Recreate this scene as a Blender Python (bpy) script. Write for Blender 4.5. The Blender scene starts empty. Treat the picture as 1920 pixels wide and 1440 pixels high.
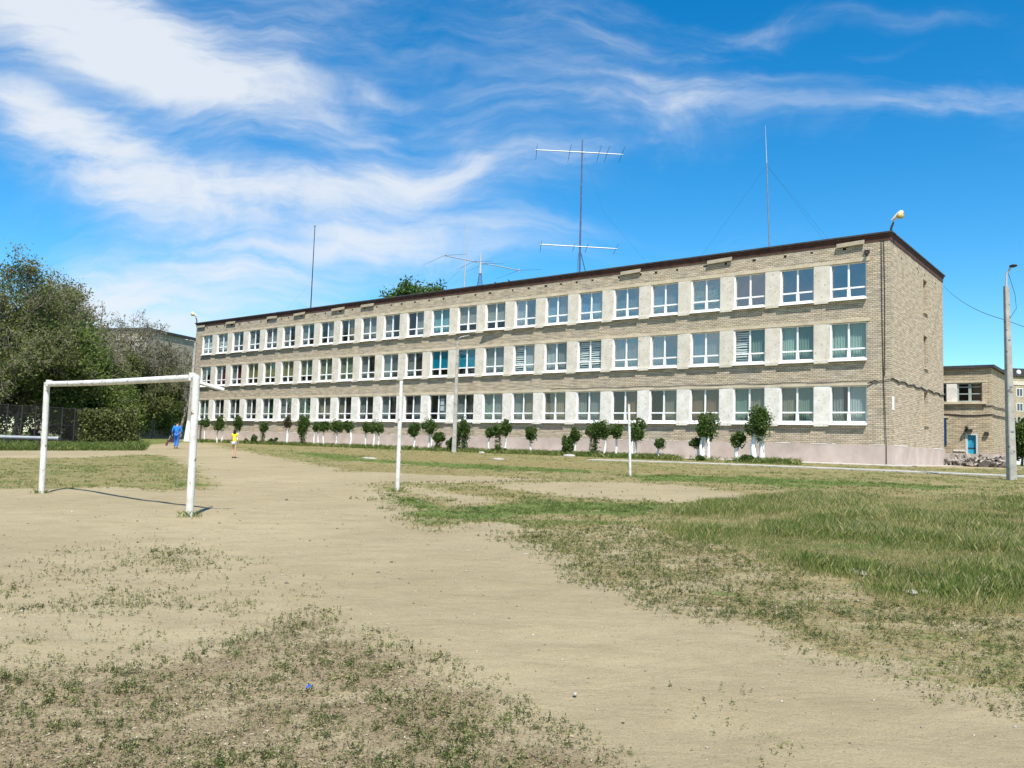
import bpy, math, random
import numpy as np
from mathutils import Matrix, Vector, noise
SC = bpy.context.scene
COL = SC.collection
R_ = math.radians
# ------------------------------------------------------------------ camera
F_PX, PITCH, ROLL, H = 1528.95, .0769, .0310, 1.55
cp, sp, cr, sr = math.cos(PITCH), math.sin(PITCH), math.cos(ROLL), math.sin(ROLL)
CF = np.array([0, cp, sp]); r0 = np.array([1, 0, 0.]); u0 = np.array([0, -sp, cp])
CR = cr*r0+sr*u0; CU = -sr*r0+cr*u0
cam = bpy.data.cameras.new('camera'); cam_ob = bpy.data.objects.new('camera', cam); COL.objects.link(cam_ob)
cam.sensor_width = 36; cam.lens = F_PX/1920*36; cam.clip_start = .05; cam.clip_end = 6000
m = Matrix(((CR[0], CU[0], -CF[0], 0), (CR[1], CU[1], -CF[1], 0), (CR[2], CU[2], -CF[2], H), (0, 0, 0, 1)))
cam_ob.matrix_world = m
SC.camera = cam_ob
SC.render.resolution_x = 1024; SC.render.resolution_y = 768
SC.view_settings.view_transform = 'Standard'; SC.view_settings.look = 'None'
SC.view_settings.exposure = 0.52; SC.view_settings.gamma = 1
# survey frame: the school facade plane is n.X = S0, the field rises to it
YAW = .8904
NV = np.array([math.cos(YAW), math.sin(YAW)]); DV = np.array([-math.sin(YAW), math.cos(YAW)])
CORNER = np.array([19.4476, 41.7309]); S0 = float(CORNER@NV); HC = .338
ZB = H-HC; K = ZB/S0
def gz(x, y):
    return K*np.clip(NV[0]*x+NV[1]*y, -30, S0)
def ray(x, y):
    return CF+CR*(x-960)/F_PX-CU*(y-720)/F_PX
def G(x, y):
    d = ray(x, y); t = H/(K*float(d[:2]@NV)-d[2]) if (K*float(d[:2]@NV)-d[2]) > 1e-5 else 1e4
    q = d*t
    if float(q[:2]@NV) > S0:
        t = HC/max(-d[2], 3e-4); q = d*min(t, 400)
    return float(q[0]), float(q[1])
def at_s(x, y, s):      # point on the vertical plane s metres towards the facade
    d = ray(x, y); t = s/float(d[:2]@NV); q = d*t
    return Vector((float(q[0]), float(q[1]), float(q[2]+H)))
def at_y(x, y, Y):
    d = ray(x, y); q = d*(Y/d[1]); return Vector((float(q[0]), float(q[1]), float(q[2]+H)))
# ------------------------------------------------------------------ sun and sky
SUN_EL = 56.0; SUN_AZ = (0.14, -0.99)      # horizontal direction towards the sun
ang = math.atan2(SUN_AZ[0], SUN_AZ[1])     # clockwise from +Y
sun = bpy.data.lights.new('sun', 'SUN'); sun.energy = 5.0; sun.angle = R_(.5); sun.color = (1, .955, .88)
sun_ob = bpy.data.objects.new('sun', sun); COL.objects.link(sun_ob)
sd = Vector((math.sin(ang)*math.cos(R_(SUN_EL)), math.cos(ang)*math.cos(R_(SUN_EL)), math.sin(R_(SUN_EL))))
sun_ob.rotation_euler = sd.to_track_quat('Z', 'Y').to_euler()
W = bpy.data.worlds.new('World'); SC.world = W; W.use_nodes = True
nt = W.node_tree; nt.nodes.clear()
def N(t, typ, **kw):
    n = t.nodes.new(typ)
    for k, v in kw.items():
        if k.startswith('i_'):
            key = k[2:]; key = int(key) if key.isdigit() else key.replace('_', ' ')
            n.inputs[key].default_value = v
        else: setattr(n, k, v)
    return n
def MATH(t, op, a, b=None, c=None, clamp=False):
    n = t.nodes.new('ShaderNodeMath'); n.operation = op; n.use_clamp = clamp
    for i, v in enumerate((a, b, c)):
        if v is None: continue
        if isinstance(v, (int, float)): n.inputs[i].default_value = v
        else: t.links.new(v, n.inputs[i])
    return n.outputs[0]
def sky():
    L = nt.links
    out = N(nt, 'ShaderNodeOutputWorld'); bg = N(nt, 'ShaderNodeBackground'); bg.inputs[1].default_value = .1
    L.new(bg.outputs[0], out.inputs[0])
    st = N(nt, 'ShaderNodeTexSky', sky_type='NISHITA', sun_disc=False, sun_elevation=R_(SUN_EL), sun_rotation=ang,
           altitude=100, air_density=1.0, dust_density=.1, ozone_density=2.0)
    hs = N(nt, 'ShaderNodeHueSaturation'); hs.inputs['Saturation'].default_value = 1.36; hs.inputs['Value'].default_value = 1.28
    gm = N(nt, 'ShaderNodeMix', data_type='RGBA', blend_type='MULTIPLY'); gm.inputs[0].default_value = 1; gm.inputs[7].default_value = (.84, .97, 1.0, 1)
    L.new(st.outputs[0], gm.inputs[6]); L.new(gm.outputs[2], hs.inputs['Color'])
    tc = N(nt, 'ShaderNodeTexCoord'); sx = N(nt, 'ShaderNodeSeparateXYZ'); L.new(tc.outputs['Generated'], sx.inputs[0])
    u = MATH(nt, 'DIVIDE', sx.outputs[0], sx.outputs[1]); v = MATH(nt, 'DIVIDE', sx.outputs[2], sx.outputs[1])
    cb = N(nt, 'ShaderNodeCombineXYZ'); L.new(u, cb.inputs[0]); L.new(v, cb.inputs[1])
    # domain warp
    wn = N(nt, 'ShaderNodeTexNoise', noise_dimensions='2D'); wn.inputs['Scale'].default_value = 3.2; wn.inputs['Detail'].default_value = 5
    L.new(cb.outputs[0], wn.inputs['Vector'])
    vs = N(nt, 'ShaderNodeVectorMath', operation='SUBTRACT'); vs.inputs[1].default_value = (.5, .5, .5); L.new(wn.outputs['Color'], vs.inputs[0])
    vm = N(nt, 'ShaderNodeVectorMath', operation='SCALE'); vm.inputs['Scale'].default_value = .13; L.new(vs.outputs[0], vm.inputs[0])
    wa = N(nt, 'ShaderNodeVectorMath', operation='ADD'); L.new(cb.outputs[0], wa.inputs[0]); L.new(vm.outputs[0], wa.inputs[1])
    ws = N(nt, 'ShaderNodeSeparateXYZ'); L.new(wa.outputs[0], ws.inputs[0])
    total = None
    for (px, py, a, b, deg, w) in CLOUDS:
        d = ray(px, py); cu, cv = d[0]/d[1], d[2]/d[1]
        th = -R_(deg)+ROLL; c, s = math.cos(th), math.sin(th); a /= F_PX; b /= F_PX
        du = MATH(nt, 'SUBTRACT', ws.outputs[0], float(cu)); dv = MATH(nt, 'SUBTRACT', ws.outputs[1], float(cv))
        p = MATH(nt, 'MULTIPLY_ADD', dv, s/a, MATH(nt, 'MULTIPLY', du, c/a)); q = MATH(nt, 'MULTIPLY_ADD', dv, c/b, MATH(nt, 'MULTIPLY', du, -s/b))
        rr = MATH(nt, 'MULTIPLY_ADD', p, p, MATH(nt, 'MULTIPLY', q, q))
        g = MATH(nt, 'MULTIPLY', MATH(nt, 'EXPONENT', MATH(nt, 'MULTIPLY', rr, -.8)), w)
        total = g if total is None else MATH(nt, 'MAXIMUM', MATH(nt, 'MULTIPLY_ADD', g, .35, total), MATH(nt, 'MULTIPLY_ADD', total, .35, g))
    front = MATH(nt, 'GREATER_THAN', sx.outputs[1], .02)
    total = MATH(nt, 'MULTIPLY_ADD', MATH(nt, 'SUBTRACT', total, .42), front, .42)
    # wispy fibres: stretched noises
    def fibre(deg, sx_, sy_, det, rough, dist, off):
        mp = N(nt, 'ShaderNodeMapping'); mp.inputs['Rotation'].default_value = (0, 0, R_(deg)); mp.inputs['Scale'].default_value = (sx_, sy_, 1); mp.inputs['Location'].default_value = (off, off*.7, 0)
        L.new(wa.outputs[0], mp.inputs['Vector'])
        n = N(nt, 'ShaderNodeTexNoise', noise_dimensions='2D'); n.inputs['Scale'].default_value = 1; n.inputs['Detail'].default_value = det
        n.inputs['Roughness'].default_value = rough; n.inputs['Distortion'].default_value = dist; L.new(mp.outputs[0], n.inputs['Vector']); return n.outputs['Fac']
    f1 = fibre(12, 3.5, 9, 10, .62, .5, 3.1); f2 = fibre(8, 5, 34, 6, .6, .3, 7.7); f3 = fibre(-18, 7, 26, 5, .6, .6, 1.3)
    nz = MATH(nt, 'MULTIPLY_ADD', f2, .34, MATH(nt, 'MULTIPLY_ADD', f1, .66, MATH(nt, 'MULTIPLY', f3, .22)))
    nz = MATH(nt, 'SUBTRACT', nz, .61)
    dens = MATH(nt, 'MULTIPLY_ADD', MATH(nt, 'MULTIPLY', nz, 2.0), MATH(nt, 'ADD', MATH(nt, 'MULTIPLY', total, .9), .12), MATH(nt, 'MULTIPLY', total, .78))
    base = MATH(nt, 'MULTIPLY', MATH(nt, 'SUBTRACT', f1, .5, clamp=True), .5)
    dens = MATH(nt, 'ADD', MATH(nt, 'ADD', dens, .0), base)
    up = N(nt, 'ShaderNodeMapRange', interpolation_type='SMOOTHSTEP'); up.inputs['From Min'].default_value = .04; up.inputs['From Max'].default_value = 1.0
    L.new(dens, up.inputs['Value'])
    op = MATH(nt, 'MULTIPLY', up.outputs[0], .90, clamp=True)
    above = N(nt, 'ShaderNodeMapRange'); above.inputs['From Min'].default_value = 0; above.inputs['From Max'].default_value = .06; L.new(sx.outputs[2], above.inputs['Value'])
    op = MATH(nt, 'MULTIPLY', op, above.outputs[0])
    mx = N(nt, 'ShaderNodeMix', data_type='RGBA'); L.new(op, mx.inputs['Factor']); L.new(hs.outputs[0], mx.inputs[6]); mx.inputs[7].default_value = (5.9, 6.2, 6.6, 1)
    L.new(mx.outputs[2], bg.inputs[0])
CLOUDS = [(210, 70, 380, 90, 18, 1.0), (60, 10, 260, 60, 5, .85), (400, 160, 300, 75, 20, .66), (560, 40, 220, 90, 20, .38), (250, 150, 300, 60, 15, .5),
          (100, 240, 170, 46, 22, .95), (230, 330, 240, 76, 30, .98), (430, 375, 300, 58, 6, .82), (720, 355, 260, 50, -3, .62), (930, 310, 180, 34, -12, .5),
          (560, 500, 380, 66, -8, .72), (230, 550, 320, 70, -6, .78), (800, 465, 190, 40, -10, .42), (150, 480, 80, 40, 10, .25), (330, 620, 460, 66, 0, .70), (60, 620, 240, 70, 0, .6), (700, 300, 420, 120, 0, .25),
          (690, 175, 100, 24, 20, .52), (710, 265, 150, 18, -18, .42), (860, 90, 240, 80, 10, .32), (1060, 60, 300, 60, 8, .26),
          (1200, 150, 300, 46, 9, .44), (1540, 196, 420, 40, 2, .29), (1820, 194, 240, 26, -2, .25), (1250, 195, 420, 70, 3, .30),
          (1480, 40, 300, 32, -3, .28), (1700, 20, 180, 26, 5, .28), (1690, 98, 110, 14, -16, .22), (1100, 240, 300, 60, -4, .24)]
sky()
# ------------------------------------------------------------------ object helpers
def tag(o, label=None, cat=None, group=None, kind=None):
    if label: o['label'] = label
    if cat: o['category'] = cat
    if group: o['group'] = group
    if kind: o['kind'] = kind
    return o
def empty(name, loc, rz=0, label=None, cat=None, group=None):
    o = bpy.data.objects.new(name, None); COL.objects.link(o); o.location = loc; o.rotation_euler = (0, 0, rz)
    o.empty_display_size = .2
    return tag(o, label, cat, group)
class MB:
    def __init__(s): s.v = []; s.f = []; s.sm = []
    def add(s, vs, fs, smooth=False):
        b = len(s.v); s.v += [tuple(map(float, q)) for q in vs]; s.f += [tuple(b+i for i in f) for f in fs]; s.sm += [smooth]*len(fs); return s
    def box(s, x0, x1, y0, y1, z0, z1):
        return s.add([(x0, y0, z0), (x1, y0, z0), (x1, y1, z0), (x0, y1, z0), (x0, y0, z1), (x1, y0, z1), (x1, y1, z1), (x0, y1, z1)],
                     [(0, 3, 2, 1), (4, 5, 6, 7), (0, 1, 5, 4), (1, 2, 6, 5), (2, 3, 7, 6), (3, 0, 4, 7)])
    def obox(s, c, ax, ay, az):   # oriented box: half-axis vectors
        c, ax, ay, az = map(Vector, (c, ax, ay, az))
        vs = [c+i*ax+j*ay+k*az for k in (-1, 1) for (i, j) in ((-1, -1), (1, -1), (1, 1), (-1, 1))]
        return s.add(vs, [(0, 3, 2, 1), (4, 5, 6, 7), (0, 1, 5, 4), (1, 2, 6, 5), (2, 3, 7, 6), (3, 0, 4, 7)])
    def tube(s, pts, rads, n=8, cap=True):
        pts = [Vector(p) for p in pts]
        if not hasattr(rads, '__len__'): rads = [rads]*len(pts)
        rings = []; ref = None
        for i, p in enumerate(pts):
            d = (pts[min(i+1, len(pts)-1)]-pts[max(i-1, 0)])
            d = d.normalized() if d.length > 1e-9 else Vector((0, 0, 1))
            if ref is None: ref = Vector((1, 0, 0)) if abs(d.x) < .9 else Vector((0, 1, 0))
            a = (ref-d*ref.dot(d)).normalized(); ref = a; b = d.cross(a)
            rings.append([p+(a*math.cos(2*math.pi*k/n)+b*math.sin(2*math.pi*k/n))*rads[i] for k in range(n)])
        vs = [q for r in rings for q in r]; fs = []
        for i in range(len(rings)-1):
            for k in range(n): fs.append((i*n+k, i*n+(k+1) % n, (i+1)*n+(k+1) % n, (i+1)*n+k))
        s.add(vs, fs, True)
        if cap: s.add(rings[0], [tuple(range(n))[::-1]]); s.add(rings[-1], [tuple(range(n))])
        return s
    def ball(s, c, rx, ry=None, rz=None, n=10, m_=7):
        ry = rx if ry is None else ry; rz = rx if rz is None else rz; c = Vector(c); vs = [c+Vector((0, 0, -rz))]; fs = []
        for j in range(1, m_):
            t = -math.pi/2+math.pi*j/m_
            for k in range(n): vs.append(c+Vector((rx*math.cos(t)*math.cos(2*math.pi*k/n), ry*math.cos(t)*math.sin(2*math.pi*k/n), rz*math.sin(t))))
        vs.append(c+Vector((0, 0, rz)))
        for k in range(n): fs.append((0, 1+(k+1) % n, 1+k))
        for j in range(m_-2):
            for k in range(n): a = 1+j*n; fs.append((a+k, a+(k+1) % n, a+n+(k+1) % n, a+n+k))
        a = 1+(m_-2)*n
        for k in range(n): fs.append((a+k, a+(k+1) % n, len(vs)-1))
        return s.add(vs, fs, True)
    def build(s, name, mat, parent=None):
        me = bpy.data.meshes.new(name); me.from_pydata(s.v, [], s.f); me.polygons.foreach_set('use_smooth', s.sm)
        if mat: me.materials.append(mat)
        o = bpy.data.objects.new(name, me); COL.objects.link(o); o.parent = parent; return o
def np_mesh(name, verts, faces, mat, tint=None, parent=None, attrs=None):
    me = bpy.data.meshes.new(name); nf, k = faces.shape
    me.vertices.add(len(verts)); me.vertices.foreach_set('co', np.ascontiguousarray(verts, np.float32).ravel())
    me.loops.add(nf*k); me.loops.foreach_set('vertex_index', np.ascontiguousarray(faces, np.int32).ravel())
    me.polygons.add(nf); me.polygons.foreach_set('loop_start', np.arange(0, nf*k, k, dtype=np.int32))
    try: me.polygons.foreach_set('loop_total', np.full(nf, k, np.int32))
    except Exception: pass
    me.update(calc_edges=True)
    if tint is not None:
        attrs = dict(attrs or {}); attrs['tint'] = tint
    for an, av in (attrs or {}).items():
        at = me.attributes.new(an, 'FLOAT', 'POINT'); at.data.foreach_set('value', np.ascontiguousarray(av, np.float32))
    me.materials.append(mat)
    o = bpy.data.objects.new(name, me); COL.objects.link(o); o.parent = parent; return o
# ------------------------------------------------------------------ materials
def mat(name, color, rough=.8, metal=0, var=0, vscale=3, bump=0, bscale=30, spec=.3, color2=None, vdetail=5):
    M = bpy.data.materials.new(name); M.use_nodes = True; t = M.node_tree; b = t.nodes['Principled BSDF']
    b.inputs['Roughness'].default_value = rough; b.inputs['Metallic'].default_value = metal
    b.inputs['Specular IOR Level'].default_value = spec
    b.inputs['Base Color'].default_value = (*color, 1)
    tc = N(t, 'ShaderNodeTexCoord')
    if var or color2:
        n = N(t, 'ShaderNodeTexNoise'); n.inputs['Scale'].default_value = vscale; n.inputs['Detail'].default_value = vdetail; n.inputs['Roughness'].default_value = .62
        t.links.new(tc.outputs['Object'], n.inputs['Vector'])
        mr = N(t, 'ShaderNodeMapRange'); mr.inputs['From Min'].default_value = .32; mr.inputs['From Max'].default_value = .68; t.links.new(n.outputs['Fac'], mr.inputs['Value'])
        mx = N(t, 'ShaderNodeMix', data_type='RGBA'); t.links.new(mr.outputs[0], mx.inputs['Factor'])
        c2 = color2 or tuple(min(1, c*(1+var)) for c in color); c1 = color if color2 else tuple(c*(1-var) for c in color)
        mx.inputs[6].default_value = (*c1, 1); mx.inputs[7].default_value = (*c2, 1); t.links.new(mx.outputs[2], b.inputs['Base Color'])
    if bump:
        n2 = N(t, 'ShaderNodeTexNoise'); n2.inputs['Scale'].default_value = bscale; n2.inputs['Detail'].default_value = 4; t.links.new(tc.outputs['Object'], n2.inputs['Vector'])
        bp = N(t, 'ShaderNodeBump'); bp.inputs['Strength'].default_value = bump; bp.inputs['Distance'].default_value = .02; t.links.new(n2.outputs['Fac'], bp.inputs['Height']); t.links.new(bp.outputs[0], b.inputs['Normal'])
    return M
def leaf_mat(name, dark, light, straw=None, trans=.35, rough=.55):
    M = bpy.data.materials.new(name); M.use_nodes = True; t = M.node_tree; b = t.nodes['Principled BSDF']; out = t.nodes['Material Output']
    at = N(t, 'ShaderNodeAttribute', attribute_name='tint'); cr_ = N(t, 'ShaderNodeValToRGB'); t.links.new(at.outputs['Fac'], cr_.inputs[0])
    e = cr_.color_ramp.elements; e[0].position = 0; e[0].color = (*dark, 1); e[1].position = .75 if straw else 1; e[1].color = (*light, 1)
    if straw: q = e.new(.92); q.color = (*straw, 1)
    t.links.new(cr_.outputs[0], b.inputs['Base Color']); b.inputs['Roughness'].default_value = rough; b.inputs['Specular IOR Level'].default_value = .25
    tr = N(t, 'ShaderNodeBsdfTranslucent'); t.links.new(cr_.outputs[0], tr.inputs[0]); mx = N(t, 'ShaderNodeMixShader'); mx.inputs[0].default_value = trans
    t.links.new(b.outputs[0], mx.inputs[1]); t.links.new(tr.outputs[0], mx.inputs[2]); t.links.new(mx.outputs[0], out.inputs[0]); return M
def brick_mat(name, c1, c2, mortar, bw=.25, bh=.1, mort=.010, stain=.35, stainc=(.30, .28, .25)):
    M = bpy.data.materials.new(name); M.use_nodes = True; t = M.node_tree; b = t.nodes['Principled BSDF']; L = t.links
    b.inputs['Roughness'].default_value = .9; b.inputs['Specular IOR Level'].default_value = .15
    tc = N(t, 'ShaderNodeTexCoord'); s = N(t, 'ShaderNodeSeparateXYZ'); L.new(tc.outputs['Object'], s.inputs[0])
    u = MATH(t, 'ADD', s.outputs[0], s.outputs[1])
    wn = N(t, 'ShaderNodeTexNoise'); wn.inputs['Scale'].default_value = .9; wn.inputs['Detail'].default_value = 2; L.new(tc.outputs['Object'], wn.inputs['Vector'])
    v = MATH(t, 'MULTIPLY_ADD', wn.outputs['Fac'], .05, s.outputs[2])
    cb = N(t, 'ShaderNodeCombineXYZ'); L.new(u, cb.inputs[0]); L.new(v, cb.inputs[1])
    br = N(t, 'ShaderNodeTexBrick'); L.new(cb.outputs[0], br.inputs['Vector'])
    br.inputs['Color1'].default_value = (*c1, 1); br.inputs['Color2'].default_value = (*c2, 1); br.inputs['Mortar'].default_value = (*mortar, 1)
    br.inputs['Scale'].default_value = 1; br.inputs['Brick Width'].default_value = bw; br.inputs['Row Height'].default_value = bh; br.inputs['Mortar Size'].default_value = mort
    br.inputs['Mortar Smooth'].default_value = .2; br.inputs['Bias'].default_value = 0
    n = N(t, 'ShaderNodeTexNoise'); n.inputs['Scale'].default_value = .55; n.inputs['Detail'].default_value = 8; n.inputs['Roughness'].default_value = .66
    mp = N(t, 'ShaderNodeMapping'); mp.inputs['Scale'].default_value = (1, 1, 1.6); L.new(tc.outputs['Object'], mp.inputs[0]); L.new(mp.outputs[0], n.inputs['Vector'])
    mr = N(t, 'ShaderNodeMapRange'); mr.inputs['From Min'].default_value = .46; mr.inputs['From Max'].default_value = .72; mr.inputs['To Max'].default_value = stain; L.new(n.outputs['Fac'], mr.inputs['Value'])
    mx = N(t, 'ShaderNodeMix', data_type='RGBA'); L.new(mr.outputs[0], mx.inputs['Factor']); L.new(br.outputs['Color'], mx.inputs[6]); mx.inputs[7].default_value = (*stainc, 1)
    sp3 = N(t, 'ShaderNodeMapping'); sp3.inputs['Scale'].default_value = (3.2, 3.2, .42); L.new(tc.outputs['Object'], sp3.inputs[0]); sn = N(t, 'ShaderNodeTexNoise'); sn.inputs['Scale'].default_value = 1; sn.inputs['Detail'].default_value = 7; sn.inputs['Roughness'].default_value = .7; L.new(sp3.outputs[0], sn.inputs['Vector'])
    mrs = N(t, 'ShaderNodeMapRange'); mrs.inputs['From Min'].default_value = .52; mrs.inputs['From Max'].default_value = .74; mrs.inputs['To Max'].default_value = .55; L.new(sn.outputs['Fac'], mrs.inputs['Value'])
    mxs = N(t, 'ShaderNodeMix', data_type='RGBA'); L.new(mrs.outputs[0], mxs.inputs[0]); L.new(mx.outputs[2], mxs.inputs[6]); mxs.inputs[7].default_value = (stainc[0]*.6, stainc[1]*.57, stainc[2]*.54, 1); mx = mxs
    # per-course tone
    n3 = N(t, 'ShaderNodeTexNoise', noise_dimensions='2D'); n3.inputs['Scale'].default_value = 1; n3.inputs['Detail'].default_value = 3
    mp3 = N(t, 'ShaderNodeMapping'); mp3.inputs['Scale'].default_value = (1.3, 9.5, 1); L.new(cb.outputs[0], mp3.inputs[0]); L.new(mp3.outputs[0], n3.inputs['Vector'])
    mr3 = N(t, 'ShaderNodeMapRange'); mr3.inputs['From Min'].default_value = .3; mr3.inputs['From Max'].default_value = .7; mr3.inputs['To Min'].default_value = .72; mr3.inputs['To Max'].default_value = 1.2; L.new(n3.outputs['Fac'], mr3.inputs['Value'])
    vmul = N(t, 'ShaderNodeVectorMath', operation='SCALE'); L.new(mx.outputs[2], vmul.inputs[0]); L.new(mr3.outputs[0], vmul.inputs['Scale'])
    L.new(vmul.outputs[0], b.inputs['Base Color'])
    bp = N(t, 'ShaderNodeBump'); bp.inputs['Strength'].default_value = .7; bp.inputs['Distance'].default_value = .012; inv = MATH(t, 'SUBTRACT', 1, br.outputs['Fac']); L.new(inv, bp.inputs['Height']); L.new(bp.outputs[0], b.inputs['Normal'])
    return M
def glass_mat(name, tint=(.9, .95, .95), base=.11):
    M = bpy.data.materials.new(name); M.use_nodes = True; t = M.node_tree; t.nodes.clear(); L = t.links
    out = N(t, 'ShaderNodeOutputMaterial'); tr = N(t, 'ShaderNodeBsdfTransparent'); tr.inputs[0].default_value = (*tint, 1)
    gl = N(t, 'ShaderNodeBsdfGlossy'); gl.inputs['Roughness'].default_value = .015; gl.inputs[0].default_value = (.92, .82, .74, 1)
    tc = N(t, 'ShaderNodeTexCoord'); n = N(t, 'ShaderNodeTexNoise'); n.inputs['Scale'].default_value = .9; n.inputs['Detail'].default_value = 1; L.new(tc.outputs['Object'], n.inputs['Vector'])
    bp = N(t, 'ShaderNodeBump'); bp.inputs['Strength'].default_value = .35; bp.inputs['Distance'].default_value = .02; L.new(n.outputs['Fac'], bp.inputs['Height']); L.new(bp.outputs[0], gl.inputs['Normal'])
    ge = N(t, 'ShaderNodeNewGeometry'); dt = N(t, 'ShaderNodeVectorMath', operation='DOT_PRODUCT'); L.new(ge.outputs['Normal'], dt.inputs[0]); L.new(ge.outputs['Incoming'], dt.inputs[1])
    inv = MATH(t, 'SUBTRACT', 1, MATH(t, 'ABSOLUTE', dt.outputs['Value'])); f = MATH(t, 'MULTIPLY_ADD', MATH(t, 'POWER', inv, 4), .85, base, clamp=True)
    mx = N(t, 'ShaderNodeMixShader'); L.new(f, mx.inputs[0]); L.new(tr.outputs[0], mx.inputs[1]); L.new(gl.outputs[0], mx.inputs[2]); L.new(mx.outputs[0], out.inputs[0]); return M
def ground_mat():
    M = bpy.data.materials.new('ground'); M.use_nodes = True; t = M.node_tree; b = t.nodes['Principled BSDF']; L = t.links
    b.inputs['Roughness'].default_value = .95; b.inputs['Specular IOR Level'].default_value = .1
    geo = N(t, 'ShaderNodeNewGeometry'); pos = geo.outputs['Position']
    def nz(scale, det=6, rough=.6, sx=1, sy=1, dist=0):
        mp = N(t, 'ShaderNodeMapping'); mp.inputs['Scale'].default_value = (sx, sy, 1); mp.inputs['Rotation'].default_value = (0, 0, .6); L.new(pos, mp.inputs[0])
        n = N(t, 'ShaderNodeTexNoise'); n.inputs['Scale'].default_value = scale; n.inputs['Detail'].default_value = det; n.inputs['Roughness'].default_value = rough; n.inputs['Distortion'].default_value = dist
        L.new(mp.outputs[0], n.inputs['Vector']); return n.outputs['Fac']
    def mr(v, a, b_, c=0, d=1):
        n = N(t, 'ShaderNodeMapRange'); n.inputs['From Min'].default_value = a; n.inputs['From Max'].default_value = b_; n.inputs['To Min'].default_value = c; n.inputs['To Max'].default_value = d; L.new(v, n.inputs['Value']); return n.outputs[0]
    def mix(f, a, b_):
        n = N(t, 'ShaderNodeMix', data_type='RGBA')
        if isinstance(f, float): n.inputs[0].default_value = f
        else: L.new(f, n.inputs[0])
        for i, v in ((6, a), (7, b_)):
            if isinstance(v, tuple): n.inputs[i].default_value = (*v, 1)
            else: L.new(v, n.inputs[i])
        return n.outputs[2]
    A = lambda nme: N(t, 'ShaderNodeAttribute', attribute_name=nme).outputs['Fac']
    big = nz(.22, 5); mid = nz(1.3, 8, .7, 1, 2.2, .5); fine = nz(9, 8, .78, 1, 1.6); grit = nz(70, 4, .7); micro = nz(240, 3, .7)
    sand = mix(mr(big, .35, .65), (.306, .250, .142), (.376, .310, .184))
    sand = mix(mr(mid, .42, .70, 0, .55), sand, (.225, .172, .098))
    sand = mix(mr(fine, .50, .72, 0, .38), sand, (.40, .335, .21))
    sand = mix(mr(grit, .51, .66, 0, .6), sand, (.17, .138, .088))
    sand = mix(mr(micro, .56, .68, 0, .6), sand, (.50, .44, .33))
    sand = mix(mr(nz(2.6, 7, .8, 1, 3.0, .8), .56, .74, 0, .22), sand, (.185, .145, .088))
    soil = mix(mr(fine, .35, .65), (.165, .120, .062), (.30, .235, .135))
    soil = mix(mr(grit, .45, .65, 0, .6), soil, (.10, .074, .05))
    soil = mix(mr(micro, .58, .7, 0, .6), soil, (.42, .36, .26))
    soil = mix(mr(nz(30, 5, .8), .52, .64, 0, .6), soil, (.085, .055, .032))
    sv = MATH(t, 'ADD', A('soil'), MATH(t, 'MULTIPLY_ADD', MATH(t, 'SUBTRACT', mid, .5), 2.2, MATH(t, 'MULTIPLY', MATH(t, 'SUBTRACT', fine, .5), 1.6)))
    c = mix(mr(sv, .40, .80, 0, .80), sand, soil)
    tuft = nz(16, 7, .82); tf2 = nz(7, 5, .8); patch = nz(.55, 6, .65, 1, 2.2, .5)
    straw = mix(mr(tuft, .42, .58), (.125, .102, .042), (.32, .255, .11))
    straw = mix(mr(grit, .5, .65, 0, .6), straw, (.11, .105, .04))
    dv = MATH(t, 'MULTIPLY_ADD', MATH(t, 'SUBTRACT', tuft, .5), 1.5, MATH(t, 'MULTIPLY_ADD', MATH(t, 'SUBTRACT', mid, .5), 1.3, A('dry')))
    c = mix(mr(dv, .35, .62, 0, .92), c, straw)
    green = mix(mr(tuft, .43, .57), (.036, .075, .012), (.135, .205, .038))
    green = mix(mr(tf2, .50, .62, 0, .6), green, (.20, .17, .075))
    gv = MATH(t, 'MULTIPLY_ADD', MATH(t, 'SUBTRACT', tf2, .5), 2.0, MATH(t, 'MULTIPLY_ADD', MATH(t, 'SUBTRACT', patch, .5), 1.7, A('veg')))
    c = mix(mr(gv, .38, .62, 0, .92), c, green)
    L.new(c, b.inputs['Base Color'])
    hgt = MATH(t, 'MULTIPLY_ADD', fine, .6, MATH(t, 'MULTIPLY_ADD', grit, .25, MATH(t, 'MULTIPLY', mid, 1.6)))
    bp = N(t, 'ShaderNodeBump'); bp.inputs['Strength'].default_value = .6; bp.inputs['Distance'].default_value = .05; L.new(hgt, bp.inputs['Height']); L.new(bp.outputs[0], b.inputs['Normal'])
    return M
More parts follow.
